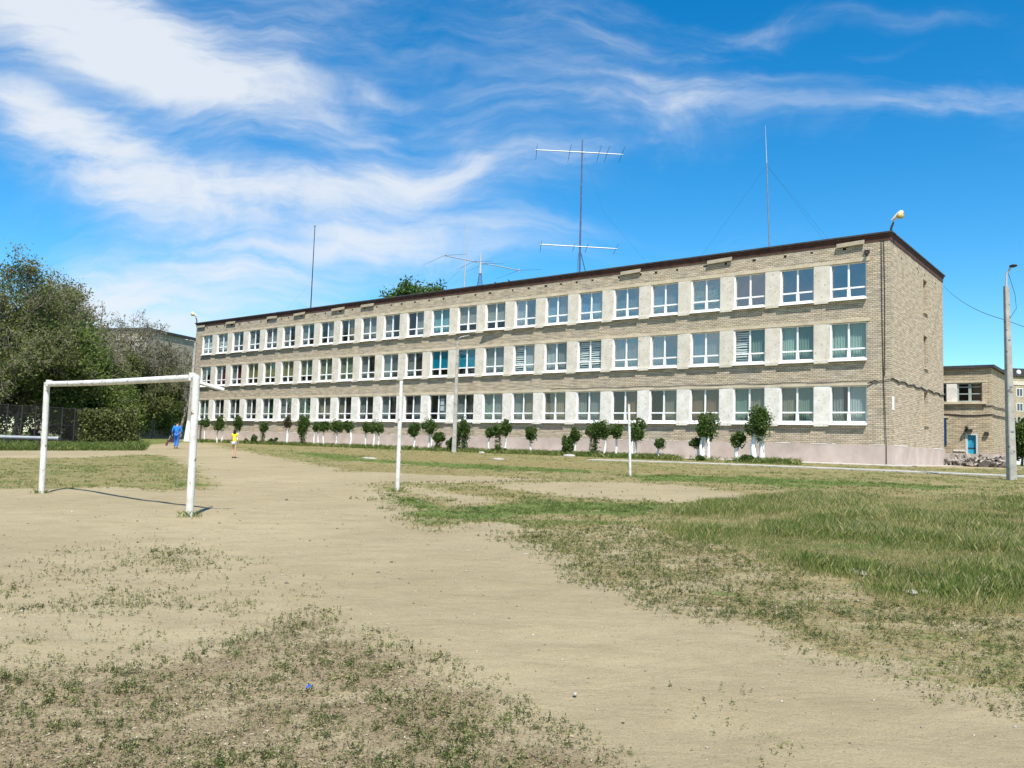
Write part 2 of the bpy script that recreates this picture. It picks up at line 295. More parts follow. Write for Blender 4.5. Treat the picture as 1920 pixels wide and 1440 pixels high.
M_ = dict(
 brick=brick_mat('sand_brick', (.56, .465, .33), (.46, .38, .275), (.20, .165, .12), mort=.013, stain=.6, stainc=(.37, .335, .29)),
 brick_end=brick_mat('sand_brick_end', (.58, .48, .345), (.48, .395, .285), (.24, .195, .14), mort=.011, stain=.3, stainc=(.42, .37, .31)),
 brick_far=brick_mat('annex_brick', (.52, .43, .29), (.43, .355, .24), (.24, .19, .13), bw=.36, bh=.13, mort=.013, stainc=(.40, .36, .30)),
 plaster=mat('old_plaster', (.52, .465, .375), .9, var=.0, color2=(.68, .63, .54), vscale=1.7, bump=.25, bscale=12, vdetail=8),
 plaster_white=mat('whitewashed_plaster', (.58, .54, .46), .9, color2=(.80, .76, .69), vscale=1.9, bump=.25, bscale=12, vdetail=8),
 lintel=mat('concrete_lintel', (.44, .37, .26), .9, color2=(.62, .53, .39), vscale=1.5, bump=.2),
 plinth=mat('pink_plinth', (.40, .325, .28), .85, color2=(.53, .44, .385), vscale=.9, bump=.15, bscale=20),
 fascia=mat('rusty_fascia', (.048, .022, .016), .7, color2=(.125, .052, .036), vscale=2.5),
 roofing=mat('bitumen_roof', (.05, .048, .048), .9, var=.3, vscale=2),
 tinsheet=mat('bare_sheet', (.38, .33, .24), .6, color2=(.28, .23, .16), vscale=4),
 white=mat('white_frame', (.82, .82, .80), .45, var=.04, vscale=6, spec=.5),
 paintwhite=mat('white_paint_pole', (.50, .48, .43), .5, color2=(.72, .71, .67), vscale=5, bump=.3, bscale=18, spec=.4, vdetail=8),
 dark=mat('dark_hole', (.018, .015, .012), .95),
 interior=mat('room_wall', (.22, .21, .18), .9, var=.1), floor_in=mat('room_floor', (.12, .09, .06), .8, var=.2),
 concrete=mat('pole_concrete', (.28, .265, .235), .9, color2=(.42, .40, .355), vscale=3, bump=.4, bscale=25, vdetail=8),
 walk=mat('walkway_concrete', (.33, .31, .27), .9, color2=(.47, .44, .39), vscale=1.6, bump=.3, bscale=20),
 apron=mat('apron_concrete', (.42, .38, .33), .9, color2=(.56, .52, .46), vscale=2, bump=.3),
 metal=mat('grey_metal', (.30, .31, .32), .45, .8, var=.2), darkmetal=mat('dark_metal', (.045, .04, .04), .6, .3, var=.3), bluemetal=mat('blue_grey_metal', (.10, .12, .20), .5, .3, var=.3),
 alu=mat('pale_aluminium', (.50, .51, .51), .4, .3, var=.1), cable=mat('black_cable', (.02, .02, .02), .7),
 lampglass=mat('amber_lamp_glass', (.50, .36, .12), .25, var=.2, spec=.6), lampshell=mat('lamp_shell', (.62, .62, .58), .5, var=.1),
 door=mat('blue_door', (.02, .26, .42), .5, color2=(.03, .34, .50), vscale=3), doorframe=mat('pale_door_frame', (.55, .57, .55), .6),
 greenframe=mat('old_grey_green_frame', (.30, .35, .31), .6, var=.2), bluestrip=mat('dark_blue_panel', (.012, .05, .12), .4),
 bark=mat('grey_bark', (.15, .125, .10), .95, color2=(.29, .25, .205), vscale=4, bump=.6, bscale=12),
 limewash=mat('limewash', (.70, .69, .66), .95, color2=(.86, .85, .82), vscale=6, bump=.4, bscale=30),
 skin=mat('skin', (.50, .30, .21), .6, var=.05), blue=mat('blue_tracksuit', (.015, .13, .45), .75, color2=(.03, .22, .62), vscale=8), navy=mat('navy_trousers', (.015, .09, .38), .7, color2=(.02, .16, .55), vscale=6),
 hair=mat('dark_hair', (.015, .011, .009), .7, var=.3, vscale=30), yellow=mat('yellow_shirt', (.80, .72, .02), .7, var=.05), shorts=mat('pale_denim', (.50, .50, .50), .8, var=.15, vscale=12),
 shoe=mat('dark_shoe', (.03, .028, .03), .7), bag=mat('dark_bag', (.03, .012, .018), .7), redbag=mat('red_brown_bag', (.14, .05, .045), .7), pale=mat('pale_bag', (.55, .52, .50), .7),
 gl=glass_mat('window_glass'), gl2=glass_mat('window_glass_blue', base=.33), gl3=glass_mat('window_glass_dull', (.7, .75, .72), .06),
 pebble=mat('pebble', (.26, .225, .17), .9, color2=(.46, .42, .35), vscale=8), slab=mat('pale_slab', (.30, .285, .25), .9, color2=(.44, .42, .38), vscale=6, bump=.4),
 rubble=mat('rubble', (.17, .145, .12), .95, color2=(.42, .36, .31), vscale=2, bump=.6), darkrubble=mat('dark_rubble', (.05, .045, .04), .95, color2=(.13, .11, .095), vscale=3),
 litter=mat('blue_litter', (.02, .12, .55), .4), pipe=mat('grey_pipe', (.34, .36, .38), .6, var=.15, vscale=3),
 panel=mat('far_panel', (.32, .28, .22), .9, color2=(.42, .37, .30), vscale=.6), farglass=mat('far_window', (.06, .07, .09), .2, spec=.8),
 fencewhite=mat('white_concrete_fence', (.62, .62, .60), .8, var=.1), birdm=mat('bird_feathers', (.03, .03, .035), .8), paper=mat('paper_sheet', (.62, .64, .66), .8))
def fleck(M, col, scale, thr):
    t = M.node_tree; b = t.nodes['Principled BSDF']; src = b.inputs['Base Color'].links[0].from_socket; tc = N(t, 'ShaderNodeTexCoord'); n = N(t, 'ShaderNodeTexNoise'); n.inputs['Scale'].default_value = scale; n.inputs['Detail'].default_value = 6
    t.links.new(tc.outputs['Object'], n.inputs['Vector']); mr = N(t, 'ShaderNodeMapRange'); mr.inputs['From Min'].default_value = thr; mr.inputs['From Max'].default_value = thr+.04; t.links.new(n.outputs['Fac'], mr.inputs['Value'])
    mx = N(t, 'ShaderNodeMix', data_type='RGBA'); t.links.new(mr.outputs[0], mx.inputs[0]); t.links.new(src, mx.inputs[6]); mx.inputs[7].default_value = (*col, 1); t.links.new(mx.outputs[2], b.inputs['Base Color'])
fleck(M_['paintwhite'], (.22, .16, .11), 9, .64); fleck(M_['plaster'], (.40, .35, .27), 7, .61); fleck(M_['plaster_white'], (.46, .42, .35), 7, .61); fleck(M_['concrete'], (.16, .145, .125), 5, .62)
# ------------------------------------------------------------------ curtains
def cloth(name, c, trans=.35):
    c = tuple(min(.8, q*1.7) for q in c)
    M = bpy.data.materials.new(name); M.use_nodes = True; t = M.node_tree; b = t.nodes['Principled BSDF']; out = t.nodes['Material Output']
    b.inputs['Base Color'].default_value = (*c, 1); b.inputs['Roughness'].default_value = .9; b.inputs['Specular IOR Level'].default_value = .1
    tr = N(t, 'ShaderNodeBsdfTranslucent'); tr.inputs[0].default_value = (*c, 1); mx = N(t, 'ShaderNodeMixShader'); mx.inputs[0].default_value = trans
    t.links.new(b.outputs[0], mx.inputs[1]); t.links.new(tr.outputs[0], mx.inputs[2]); t.links.new(mx.outputs[0], out.inputs[0]); return M
def patterned(name, c, ink, scale=9, thr=.62):
    M = cloth(name, c, .2); t = M.node_tree; b = t.nodes['Principled BSDF']; tc = N(t, 'ShaderNodeTexCoord')
    v = N(t, 'ShaderNodeTexNoise'); v.inputs['Scale'].default_value = scale; v.inputs['Detail'].default_value = 3; v.inputs['Distortion'].default_value = 1.5; t.links.new(tc.outputs['Object'], v.inputs['Vector'])
    mr = N(t, 'ShaderNodeMapRange'); mr.inputs['From Min'].default_value = thr-.04; mr.inputs['From Max'].default_value = thr+.02; t.links.new(v.outputs['Fac'], mr.inputs['Value'])
    mx = N(t, 'ShaderNodeMix', data_type='RGBA'); t.links.new(mr.outputs[0], mx.inputs[0]); mx.inputs[6].default_value = (*c, 1); mx.inputs[7].default_value = (*ink, 1); t.links.new(mx.outputs[2], b.inputs['Base Color']); return M
CU_ = dict(gr=cloth('grey_net_curtain', (.16, .175, .17)), dk=cloth('dark_curtain', (.045, .042, .038)), gn=cloth('sage_curtain', (.13, .19, .155)), gw=cloth('pale_sage_curtain', (.24, .33, .28)),
  bl=cloth('blue_curtain', (.07, .19, .33)), lb=cloth('light_blue_curtain', (.16, .27, .32)), tl=cloth('teal_curtain', (.0, .17, .25)), tq=cloth('pale_teal_curtain', (.12, .27, .30)),
  mr=cloth('maroon_curtain', (.12, .02, .02)), ol=patterned('olive_blind', (.25, .235, .085), (.12, .13, .05), 7), pt=patterned('patterned_paper', (.33, .35, .25), (.09, .10, .07), 8, .58),
  wp=patterned('speckled_white_paper', (.40, .42, .38), (.16, .17, .16), 14, .54), gp=patterned('leafy_blind', (.24, .27, .18), (.10, .13, .07), 7, .58), br=cloth('brown_curtain', (.16, .10, .055)),
  be=cloth('beige_curtain', (.22, .18, .12)), dg=cloth('dark_green_curtain', (.02, .055, .035)), st=cloth('white_slats', (.45, .47, .45), .2), kh=cloth('khaki_curtain', (.17, .155, .115)), wh=cloth('white_sheer', (.30, .33, .33)))
# per window: (left key, right key, bottom fraction covered, pane reflectivity)
ROWS = [
 ['st~st', 'st~st', 'gr,-', 'gr,-', 'gr,gr', 'gr,-', 'gr,-', '-,gr', '-,kh', 'gr,gr', 'gr,-', '-,gr', 'tq,tq', 'wp/wp', 'wp/wp', 'wh,-', 'lb,gr', 'bl,lb', 'gr,gr', 'lb,gr', 'pt,pt', '-,-', '-,-', '-,-'],
 ['gr,-', 'gr,mr', 'gr,mr', 'ol/ol', 'ol/ol', 'ol/ol', 'gp/gp', 'gp,gp', 'gp,gp', 'gr,-', 'gr,dk', 'gr,dk', 'tl/tl', 'tl/tl', 'gr,gr', 'st=wh', 'wh,gr', 'st=st', 'gr,gr', 'gr,-', 'gr,gr', 'st=gn', 'gw,gn', 'gw,gw'],
 ['gn,gr', 'gr,dk', 'gr,dk', 'gr,dk', 'gr,dg', 'gr,dk', 'dg,dg', 'kh,kh', 'kh,dk', 'gr,dk', 'gr,dk', 'dk,gr', '-,gr', 'gr,dk', 'gn,gr', 'gr,kh', 'kh,be', 'gr,gr', '-,br', '-,kh', 'br,br', 'gn,kh', 'kh,gn', 'gr,wh']]
# ------------------------------------------------------------------ the school
P, WW, MG = 2.7408, 1.8825, 1.1716
ZR = [(8.7048, 10.7318), (5.4446, 7.5123), (2.0497, 4.1318)]
ROOF, PLZ, DEP, LEN = 12.1457, 1.0116, 12.583, 67.42
TH = .38
def curtain_mesh(x0, x1, z0, z1, kind, y=.62):
    mb = MB()
    if kind == 'slat':
        n = int((z1-z0)/.13)
        for i in range(n):
            z = z0+(i+.5)*(z1-z0)/n; sag = .03*math.sin(i*1.7)
            mb.add([(x0, y, z-.04), ((x0+x1)/2, y, z-.04-sag), (x1, y, z-.04), (x1, y+.02, z+.04), ((x0+x1)/2, y+.02, z+.04-sag), (x0, y+.02, z+.04)], [(0, 1, 4, 5), (1, 2, 3, 4)])
        return mb
    n = 26; vs = []; fs = []
    ph = random.random()*6; amp = .035 if kind == 'fold' else .004; wl = random.uniform(.11, .17)
    for i in range(n+1):
        x = x0+(x1-x0)*i/n; yy = y+amp*math.sin(ph+x/wl*2*math.pi)+amp*.5*math.sin(ph*2+x*9)
        vs += [(x, yy, z0), (x, yy*.5+y*.5, z1)]
    for i in range(n): fs.append((2*i, 2*i+2, 2*i+3, 2*i+1))
    return mb.add(vs, fs, True)
def school():
    random.seed(4)
    rt = empty('school_building', (CORNER[0], CORNER[1], ZB), YAW-math.pi/2, 'long three-storey tan brick school with rows of white windows', 'school building')
    z_top = 11.93; xl = -LEN; x_w0 = -(MG+23*P+WW); x_w1 = -MG
    wall = MB()
    lv = [PLZ, ZR[2][0], ZR[2][1], ZR[1][0], ZR[1][1], ZR[0][0], ZR[0][1], z_top]
    LH = .17
    for a, b in ((lv[0], lv[1]), (lv[2]+LH, lv[3]), (lv[4]+LH, lv[5]), (lv[6]+LH, lv[7])):
        wall.box(x_w0, x_w1, 0, TH, a, b)
    wall.box(x_w1, 0, 0, TH, PLZ, z_top); wall.box(xl, x_w0, 0, TH, PLZ, z_top)
    wall.box(xl, xl+TH, TH, DEP, PLZ, z_top); wall.box(xl+TH, -TH, DEP-TH, DEP, PLZ, z_top)
    wall.build('wall', M_['brick'], rt)
    # end wall with three slit openings
    ew = MB(); SL = (7.3, 8.25); sz = [(2.35, 4.3), (5.7, 7.62), (9.0, 10.95)]
    ew.box(-TH, 0, TH, SL[0], PLZ, z_top); ew.box(-TH, 0, SL[1], DEP, PLZ, z_top)
    zz = [PLZ]+[q for p_ in sz for q in p_]+[z_top]
    for i in range(0, 8, 2): ew.box(-TH, 0, SL[0], SL[1], zz[i], zz[i+1])
    ew.build('end_wall', M_['brick_end'], rt)
    for k, (a, b) in enumerate(sz):
        f = MB(); y0, y1 = SL
        for (ya, yb, za, zb) in ((y0, y0+.05, a, b), (y1-.05, y1, a, b), (y0+.05, y1-.05, a, a+.05), (y0+.05, y1-.05, b-.05, b), (y0+.05, y1-.05, a+.6, a+.65)): f.box(-.33, -.28, ya, yb, za, zb)
        w = f.build('slit_window', M_['greenframe'], rt)
        MB().box(-.31, -.30, y0+.05, y1-.05, a+.05, b-.05).build('pane', M_['farglass'], w)
        MB().box(-.2, .09, y0-.04, y1+.04, a-.07, a-.005).build('sill', M_['lintel'], w)
    pl = MB(); pl.box(xl-.04, .05, -.05, TH, -1.3, PLZ-.004); pl.box(-TH, .05, TH, DEP+.05, -1.3, PLZ-.004); pl.build('plinth', M_['plinth'], rt)
    # white flaking mortar line on the plinth top
    random.seed(9); x = -.3
    while x > -LEN+3:
        l = random.uniform(.15, 1.1)
        if random.random() < .42: MB().box(x-l, x, -.062, -.04, PLZ-.01, PLZ+random.uniform(.02, .05)).build('plinth_cap', M_['plaster_white'], rt)
        x -= l+random.uniform(.05, .6)
    for ya, yb in ((.3, 1.1), (1.3, 3.1), (9.4, 12.3)): MB().box(.04, .062, ya, yb, PLZ-.01, PLZ+.05).build('plinth_cap', M_['plaster_white'], rt)
    # roof, fascia, patched sheets, vents
    r = MB(); r.box(xl-.12, .14, -.16, DEP+.14, z_top+.13, ROOF); r.build('roof', M_['roofing'], rt)
    fm = MB(); fm.box(xl-.05, .07, -.09, DEP+.07, z_top, z_top+.127)
    fm.box(xl+.01, -.01, -.035, -.003, z_top-.22, z_top-.003); fm.box(.003, .035, -.03, DEP-.01, z_top-.25, z_top-.003)
    fm.build('fascia', M_['fascia'], rt)
    def t_of(px, py):
        d = ray(px, py); q = d[:2]*(S0/float(d[:2]@NV)); return float((q-CORNER)@DV)
    for (xa, xb, py) in ((1570, 1622, 452), (1328, 1374, 482), (1166, 1203, 502), (624, 648, 575), (553, 574, 584), (503, 521, 592), (426, 443, 601), (372, 386, 607), (679, 703, 569)):
        ta, tb = t_of(xa, py), t_of(xb, py); mb = MB(); dz = random.uniform(-.02, .03)
        mb.obox((-(ta+tb)/2, -.13, z_top-.22), (abs(ta-tb)/2, 0, dz), (0, .02, .0), (0, .02, .11)); mb.build('loose_sheet', M_['tinsheet'], rt)
    random.seed(12); t = 2.2
    while t < LEN-2:
        wv = random.uniform(.12, .26); MB().box(-t-wv, -t, -.004, .05, z_top-.47-random.uniform(0, .05), z_top-.37).build('vent_hole', M_['dark'], rt); t += random.uniform(1.1, 2.1)
    # lintels
    for z0, z1 in ZR: MB().box(x_w0-.25, x_w1+.18, -.025, TH, z1, z1+LH-.003).build('lintel', M_['lintel'], rt)
    # windows and piers
    for r_, (z0, z1) in enumerate(ZR):
        for i in range(24):
            xr = -(MG+(23-i)*P); xlft = xr-WW
            if i < 23:
                pm = MB(); a, b = xr+.003, xr+P-WW-.003
                j = [random.uniform(-.012, .012) for _ in range(4)]
                pm.add([(a, -.015, z0), (b, -.015, z0), (b, .26, z0), (a, .26, z0), (a, -.015+j[0], z1-.004), (b, -.015+j[1], z1-.004), (b, .26, z1-.004), (a, .26, z1-.004)],
                       [(0, 3, 2, 1), (4, 5, 6, 7), (0, 1, 5, 4), (1, 2, 6, 5), (2, 3, 7, 6), (3, 0, 4, 7)])
                pm.box(a+.035, b-.035, -.12, -.012, z0-.10, z0+.06)
                pm.build('pier', M_['plaster_white'] if r_ == 2 else M_['plaster'], rt)
            f = MB(); y0, y1 = .13, .20; sill = .13
            zb = z0+sill; zt = z0+.66+(.0 if r_ else .02); xm = (xr+xlft)/2
            f.box(xlft+.004, xlft+.075, .02, y1, zb, z1-.01); f.box(xr-.075, xr-.004, y0, y1, zb, z1-.01)
            f.box(xlft+.075, xr-.075, y0, y1, zb, zb+.07); f.box(xlft+.075, xr-.075, y0, y1, z1-.06, z1-.01)
            f.box(xm-.045, xm+.045, y0, y1, zb+.07, z1-.06)
            f.box(xlft+.075, xm-.045, y0-.01, y1, zt-.045, zt+.04); f.box(xm+.045, xr-.075, y0-.01, y1, zt-.045, zt+.04)
            f.box(xm-.085, xm-.046, y0+.005, y1, zb+.07, zt-.046); f.box(xm+.046, xm+.085, y0+.005, y1, zb+.07, zt-.046)
            w = f.build('window', M_['white'], rt)
            key = ROWS[r_][i]
            gl = M_['gl2'] if (r_ == 0 and i >= 15) or (r_ == 1 and i in (18, 19, 20)) else M_['gl']
            tl = random.uniform(-.006, .006)
            MB().add([(xlft+.07, .165+tl, zb+.02), (xr-.07, .165-tl, zb+.02), (xr-.07, .165-tl*.5, z1-.05), (xlft+.07, .165+tl*.5, z1-.05)], [(0, 1, 2, 3)]).build('pane', gl, w)
            s = MB(); pr = -.21
            if r_ == 0 and i == 14: pr = -.42
            s.add([(xlft-.03, pr, z0-.03), (xr+.03, -.21, z0-.03), (xr+.03, -.21, z0+.005), (xlft-.03, pr, z0+.005), (xlft-.0, y0+.02, z0+.03), (xr, y0+.02, z0+.03), (xr, y0+.02, z0+.12), (xlft, y0+.02, z0+.12)],
                  [(0, 1, 2, 3), (4, 7, 6, 5), (3, 2, 6, 7), (0, 4, 5, 1), (1, 5, 6, 2), (0, 3, 7, 4)])
            s.box(xlft+.004, xr-.004, .02, y0+.02, z0+.03, zb-.003)
            s.build('sill', M_['white'], w)
            kind = 'fold'; low = zb+.05
            if '~' in key or '=' in key: ks = key.replace('~', '=').split('='); 
            elif '/' in key: ks = key.split('/'); kind = 'flat'; low = zt
            else: ks = key.split(',')
            for q, kk in enumerate(ks):
                if kk == '-': continue
                a, b = (xlft+.03, xm) if q == 0 else (xm, xr-.03)
                kd = 'slat' if kk == 'st' else ('flat' if kk in ('pt', 'gp', 'ol', 'wp') else kind)
                if kk == 'gr' and r_ == 2: b = a+(b-a)*.65 if q == 0 else b
                curtain_mesh(a, b, low, z1+.05, kd, .27 if kd == 'flat' else .31).build('curtain', CU_[kk], w)
            if r_ == 2 and i == 12:
                for (za, zb_) in ((3.35, 3.85), (2.9, 3.28)): MB().box(xm+.12, xm+.5, .215, .22, za, zb_).build('paper_notice', M_['paper'], w)
            if r_ == 1 and i == 14:
                mb = MB(); rg = random.Random(3)
                for _ in range(120):
                    c = Vector((rg.uniform(xlft+.2, xr-.2), rg.uniform(.3, .42), z0+.3+abs(rg.gauss(0, .35)))); d = Vector((rg.uniform(-1, 1), rg.uniform(-.3, .3), rg.uniform(-.2, 1)))*.08; e = Vector((d.z, 0, -d.x))*.5
                    mb.add([c-d, c+e, c+d, c-e], [(0, 1, 2, 3)])
                mb.build('pot_plants', LEAF['weed'], w)
    # rooms
    rm = MB()
    for z in (1.15, 4.55, 7.95): rm.box(xl+TH, -TH, TH+.01, 7.0, z-.0, z+.25)
    rm.build('floor_slab', M_['floor_in'], rt)
    rw = MB(); rw.box(xl+TH, -TH, 7.01, 7.2, 1.0, z_top)
    for k in range(0, 24, 3): x = -(MG+k*P-(P-WW)/2)+.0; rw.box(x-.08, x+.08, TH+.01, 6.99, 1.42, z_top-.02)
    rw.build('partition', M_['interior'], rt)
    # lightning conductor / cables on the front near the corner, cable loops round the end
    mb = MB(); mb.tube([(-.42, -.03, z_top-.1), (-.40, -.03, 8), (-.36, -.03, 5.4), (-.33, -.04, 4.4), (-.2, -.08, 1), (-.2, -.09, -.1)], .018, 5); mb.tube([(-.30, -.03, z_top-.1), (-.26, -.03, 9), (-.28, -.03, 4.6)], .016, 5)
    mb.build('downlead', M_['darkmetal'], rt)
    mb = MB(); pts = [(-LEN*.32+i*.55, -.04, 4.33+.02*math.sin(i*1.1)) for i in range(int(LEN*.32/.55))]+[(0.03, -.04, 4.42)]
    mb.tube(pts, .014, 4)
    pts = [(.04, y, 4.42+.05*math.sin(y*3.1)+.02*math.sin(y*7)) for y in np.linspace(0, DEP, 60)]; mb.tube(pts, .035, 5)
    mb.tube([(-1.1, -.1, 4.2), (-.75, -.06, 4.36), (-.6, -.05, 4.3)], .03, 5)
    mb.build('wall_cable', M_['darkmetal'], rt)
    mb = MB(); mb.box(-1.25, -1.0, -.10, -.003, 11.15, 11.3); mb.ball((-1.12, -.18, 11.08), .09, .12, .07); mb.tube([(-1.1, -.06, 11.2), (-1.15, -.12, 10.95)], .03, 5); mb.build('wall_bracket', M_['darkmetal'], rt)
    MB().box(.003, .02, .28, .62, 2.85, 3.55).build('white_plate', M_['white'], rt)
    random.seed(2)
    for y, z in ((2.2, 11.1), (5.9, 11.25), (6.05, 11.1), (7.6, 11.2), (10.4, 11.2)): MB().box(-.03, .004, y, y+.14, z, z+.12).build('brick_gap', M_['dark'], rt)
    return rt
# ------------------------------------------------------------------ foliage
rs = np.random.RandomState(7)
LEAF = dict(
 elm=leaf_mat('elm_leaf', (.065, .085, .024), (.25, .28, .09), trans=.45), elm2=leaf_mat('dry_elm_leaf', (.095, .105, .045), (.28, .28, .13), trans=.45), dense=leaf_mat('dark_leaf', (.045, .075, .018), (.19, .25, .06), trans=.45),
 small=leaf_mat('hedge_leaf', (.036, .072, .016), (.125, .20, .042), trans=.42), brown=leaf_mat('brown_leaf', (.05, .045, .02), (.13, .11, .05)), poplar=leaf_mat('poplar_leaf', (.03, .07, .012), (.13, .22, .04)),
 weed=leaf_mat('weed_leaf', (.040, .050, .018), (.16, .22, .045), (.40, .34, .17)), pebble=leaf_mat('pebble_tints', (.07, .055, .04), (.50, .45, .36), trans=0, rough=.9), litter=leaf_mat('plant_litter', (.085, .055, .035), (.26, .20, .125), (.50, .44, .32), trans=.1), grass=leaf_mat('grass_blade', (.052, .105, .018), (.225, .265, .068), (.46, .39, .19)), straw=leaf_mat('straw_blade', (.24, .19, .09), (.42, .34, .18)))
def leaf_quads(pts, size, jit=.35, aspect=.55, up=.3, rng=rs):
    n = len(pts); d = rng.normal(size=(n, 3)); d[:, 2] += up*0; d /= np.linalg.norm(d, axis=1)[:, None]+1e-9
    e = rng.normal(size=(n, 3)); e[:, 2] *= .6; e -= (e*d).sum(1)[:, None]*d; e /= np.linalg.norm(e, axis=1)[:, None]+1e-9
    s = size*(1+jit*rng.uniform(-1, 1, n))[:, None]
    a = d*s; b = e*s*aspect
    v = np.stack([pts-a, pts+b-a*.1, pts+a, pts-b-a*.1], 1).reshape(-1, 3); f = np.arange(4*n).reshape(n, 4); return v, f
class Tree:
    def __init__(s, seed): s.r = random.Random(seed); s.segs = []; s.tips = []
    def branch(s, p, d, L, r, lev, maxlev, up, wob, nch, shrink, leaf_from):
        n = 5 if lev == 0 else 4 if lev < maxlev else 3; pts = [p.copy()]; rads = [r]; rg = s.r
        for i in range(n):
            d = (d+Vector((rg.gauss(0, wob), rg.gauss(0, wob), rg.gauss(0, wob)+up))).normalized(); p = p+d*(L/n); pts.append(p.copy()); rads.append(r*(1-.7*(i+1)/n) if lev < maxlev else r*(1-.8*(i+1)/n))
            if lev >= leaf_from: s.tips.append((p.copy(), lev))
            if lev < maxlev and (i >= 1 or lev > 0):
                k = nch[lev]
                for _ in range(k if rg.random() < .85 else k-1):
                    ang = rg.uniform(.45, 1.15); ax = Vector((rg.gauss(0, 1), rg.gauss(0, 1), rg.gauss(0, 1))).cross(d).normalized()
                    dd = (d*math.cos(ang)+ax*math.sin(ang)).normalized()
                    s.branch(p, dd, L*shrink*rg.uniform(.7, 1.2)*(1-.3*i/n), max(rads[-1]*.62, .009), lev+1, maxlev, up*.9, wob*1.15, nch, shrink, leaf_from)
        s.segs.append((pts, rads, lev))
    def wood(s, minr=.010, white=None):
        mb = MB()
        for pts, rads, lev in s.segs: mb.tube(pts, [max(q, minr) for q in rads], 7 if lev == 0 else 5 if lev == 1 else 3, cap=lev == 0)
        return mb
def make_tree(name, loc, h, seed, leafm, label, cat, group, nleaf=5, lsize=.13, maxlev=4, nch=(2, 2, 2, 2), shrink=.62, up=.06, wob=.16, r=.22, lean=(0, 0), lspread=.35, leaf_from=3, base_frac=.5, bole=0, minr=.012, keep=1.0):
    t = Tree(seed); rt = empty(name, loc, 0, label, cat, group)
    L0 = h*base_frac
    t.branch(Vector((0, 0, -.3)), Vector((lean[0], lean[1], 1)).normalized(), L0, r, 0, maxlev, up, wob*.5, nch, shrink, leaf_from)
    zm = sorted(q[0].z for q in t.tips)[int(len(t.tips)*.995)]; kf = h/zm
    t.segs = [([p*kf if p.z > 0 else p for p in pts], rads, lev) for pts, rads, lev in t.segs]; t.tips = [(p*kf, l) for p, l in t.tips]
    t.wood(minr).build('trunk', M_['bark'], rt)
    rg = np.random.RandomState(seed); tp = np.array([list(q[0]) for q in t.tips]); tp = tp[rg.rand(len(tp)) < keep]
    pts = np.repeat(tp, nleaf, 0)+rg.normal(size=(len(tp)*nleaf, 3))*lspread
    pts = pts[pts[:, 2] > .3]
    v, f = leaf_quads(pts, lsize, rng=rg); cl = np.repeat(rg.rand(len(tp)), nleaf)
    cz = vnoise(pts[:, 0]*1.0+pts[:, 2]*.7+seed, pts[:, 1]+pts[:, 2]*.8, .9, 2); tint = np.clip(rg.rand(len(pts))*.55+(cz-.3)*1.1, 0, 1)
    np_mesh('crown', v, f, leafm, np.repeat(tint, 4), rt); return rt
def blob_pts(rng, n, R, clumps=14, cr_=.38, shell=.55):
    c = rng.normal(size=(clumps, 3)); c /= np.linalg.norm(c, axis=1)[:, None]; c *= rng.uniform(.25, .85, clumps)[:, None]
    k = rng.randint(0, clumps, n); d = rng.normal(size=(n, 3)); d /= np.linalg.norm(d, axis=1)[:, None]; rr = cr_*(rng.uniform(shell, 1, n)**.7)[:, None]*rng.uniform(.7, 1.25, clumps)[k][:, None]
    return (c[k]+d*rr)*np.array(R)
def shrub(name, loc, R, seed, leafm, label, cat, group, n=900, lsize=.07, clumps=14, zc=None):
    rt = empty(name, loc, 0, label, cat, group); rg = np.random.RandomState(seed); pts = blob_pts(rg, n, R, clumps); pts[:, 2] += zc if zc is not None else R[2]*.8
    pts = pts[pts[:, 2] > .0]; v, f = leaf_quads(pts, lsize, rng=rg); np_mesh('foliage', v, f, leafm, np.repeat(rg.rand(len(pts)), 4), rt)
    mb = MB()
    for k in range(6):
        a = rg.uniform(0, 6.28); mb.tube([(0, 0, -.1), (math.cos(a)*R[0]*.3, math.sin(a)*R[1]*.3, R[2]*.5), (math.cos(a)*R[0]*.5, math.sin(a)*R[1]*.5, R[2]*1.1)], [.03, .02, .01], 4)
    mb.build('stem', M_['bark'], rt); return rt
# ------------------------------------------------------------------ ground masks (all in metres on the field)
def poly(pts):
    return np.array([G(*p) if len(p) == 2 else tuple(at_s(p[0], 850, p[2]))[:2] for p in pts])
def sdf(P_, x, y):     # signed distance, positive inside
    inside = np.zeros(x.shape, bool); dmin = np.full(x.shape, 1e9)
    n = len(P_)
    for i in range(n):
        ax, ay = P_[i]; bx, by = P_[(i+1) % n]; ex, ey = bx-ax, by-ay
        t = np.clip(((x-ax)*ex+(y-ay)*ey)/(ex*ex+ey*ey+1e-9), 0, 1); dmin = np.minimum(dmin, (x-ax-t*ex)**2+(y-ay-t*ey)**2)
        c = ((ay > y) != (by > y)) & (x < (bx-ax)*(y-ay)/(by-ay+1e-12)+ax); inside ^= c
    return np.where(inside, 1, -1)*np.sqrt(dmin)
_h = np.random.RandomState(3).rand(256, 256).astype(np.float32)
def vnoise(x, y, sc, octv=4, rough=.55):
    o = 0; a = 1; tot = 0
    for k in range(octv):
        X = x*sc+17.3*k; Y = y*sc+5.1*k; xi = np.floor(X).astype(int); yi = np.floor(Y).astype(int); fx = X-xi; fy = Y-yi; fx = fx*fx*(3-2*fx); fy = fy*fy*(3-2*fy)
        h = lambda i, j: _h[(xi+i) & 255, (yi+j) & 255]
        o = o+a*((h(0, 0)*(1-fx)+h(1, 0)*fx)*(1-fy)+(h(0, 1)*(1-fx)+h(1, 1)*fx)*fy); tot += a; a *= rough; sc *= 2.1
    return o/tot
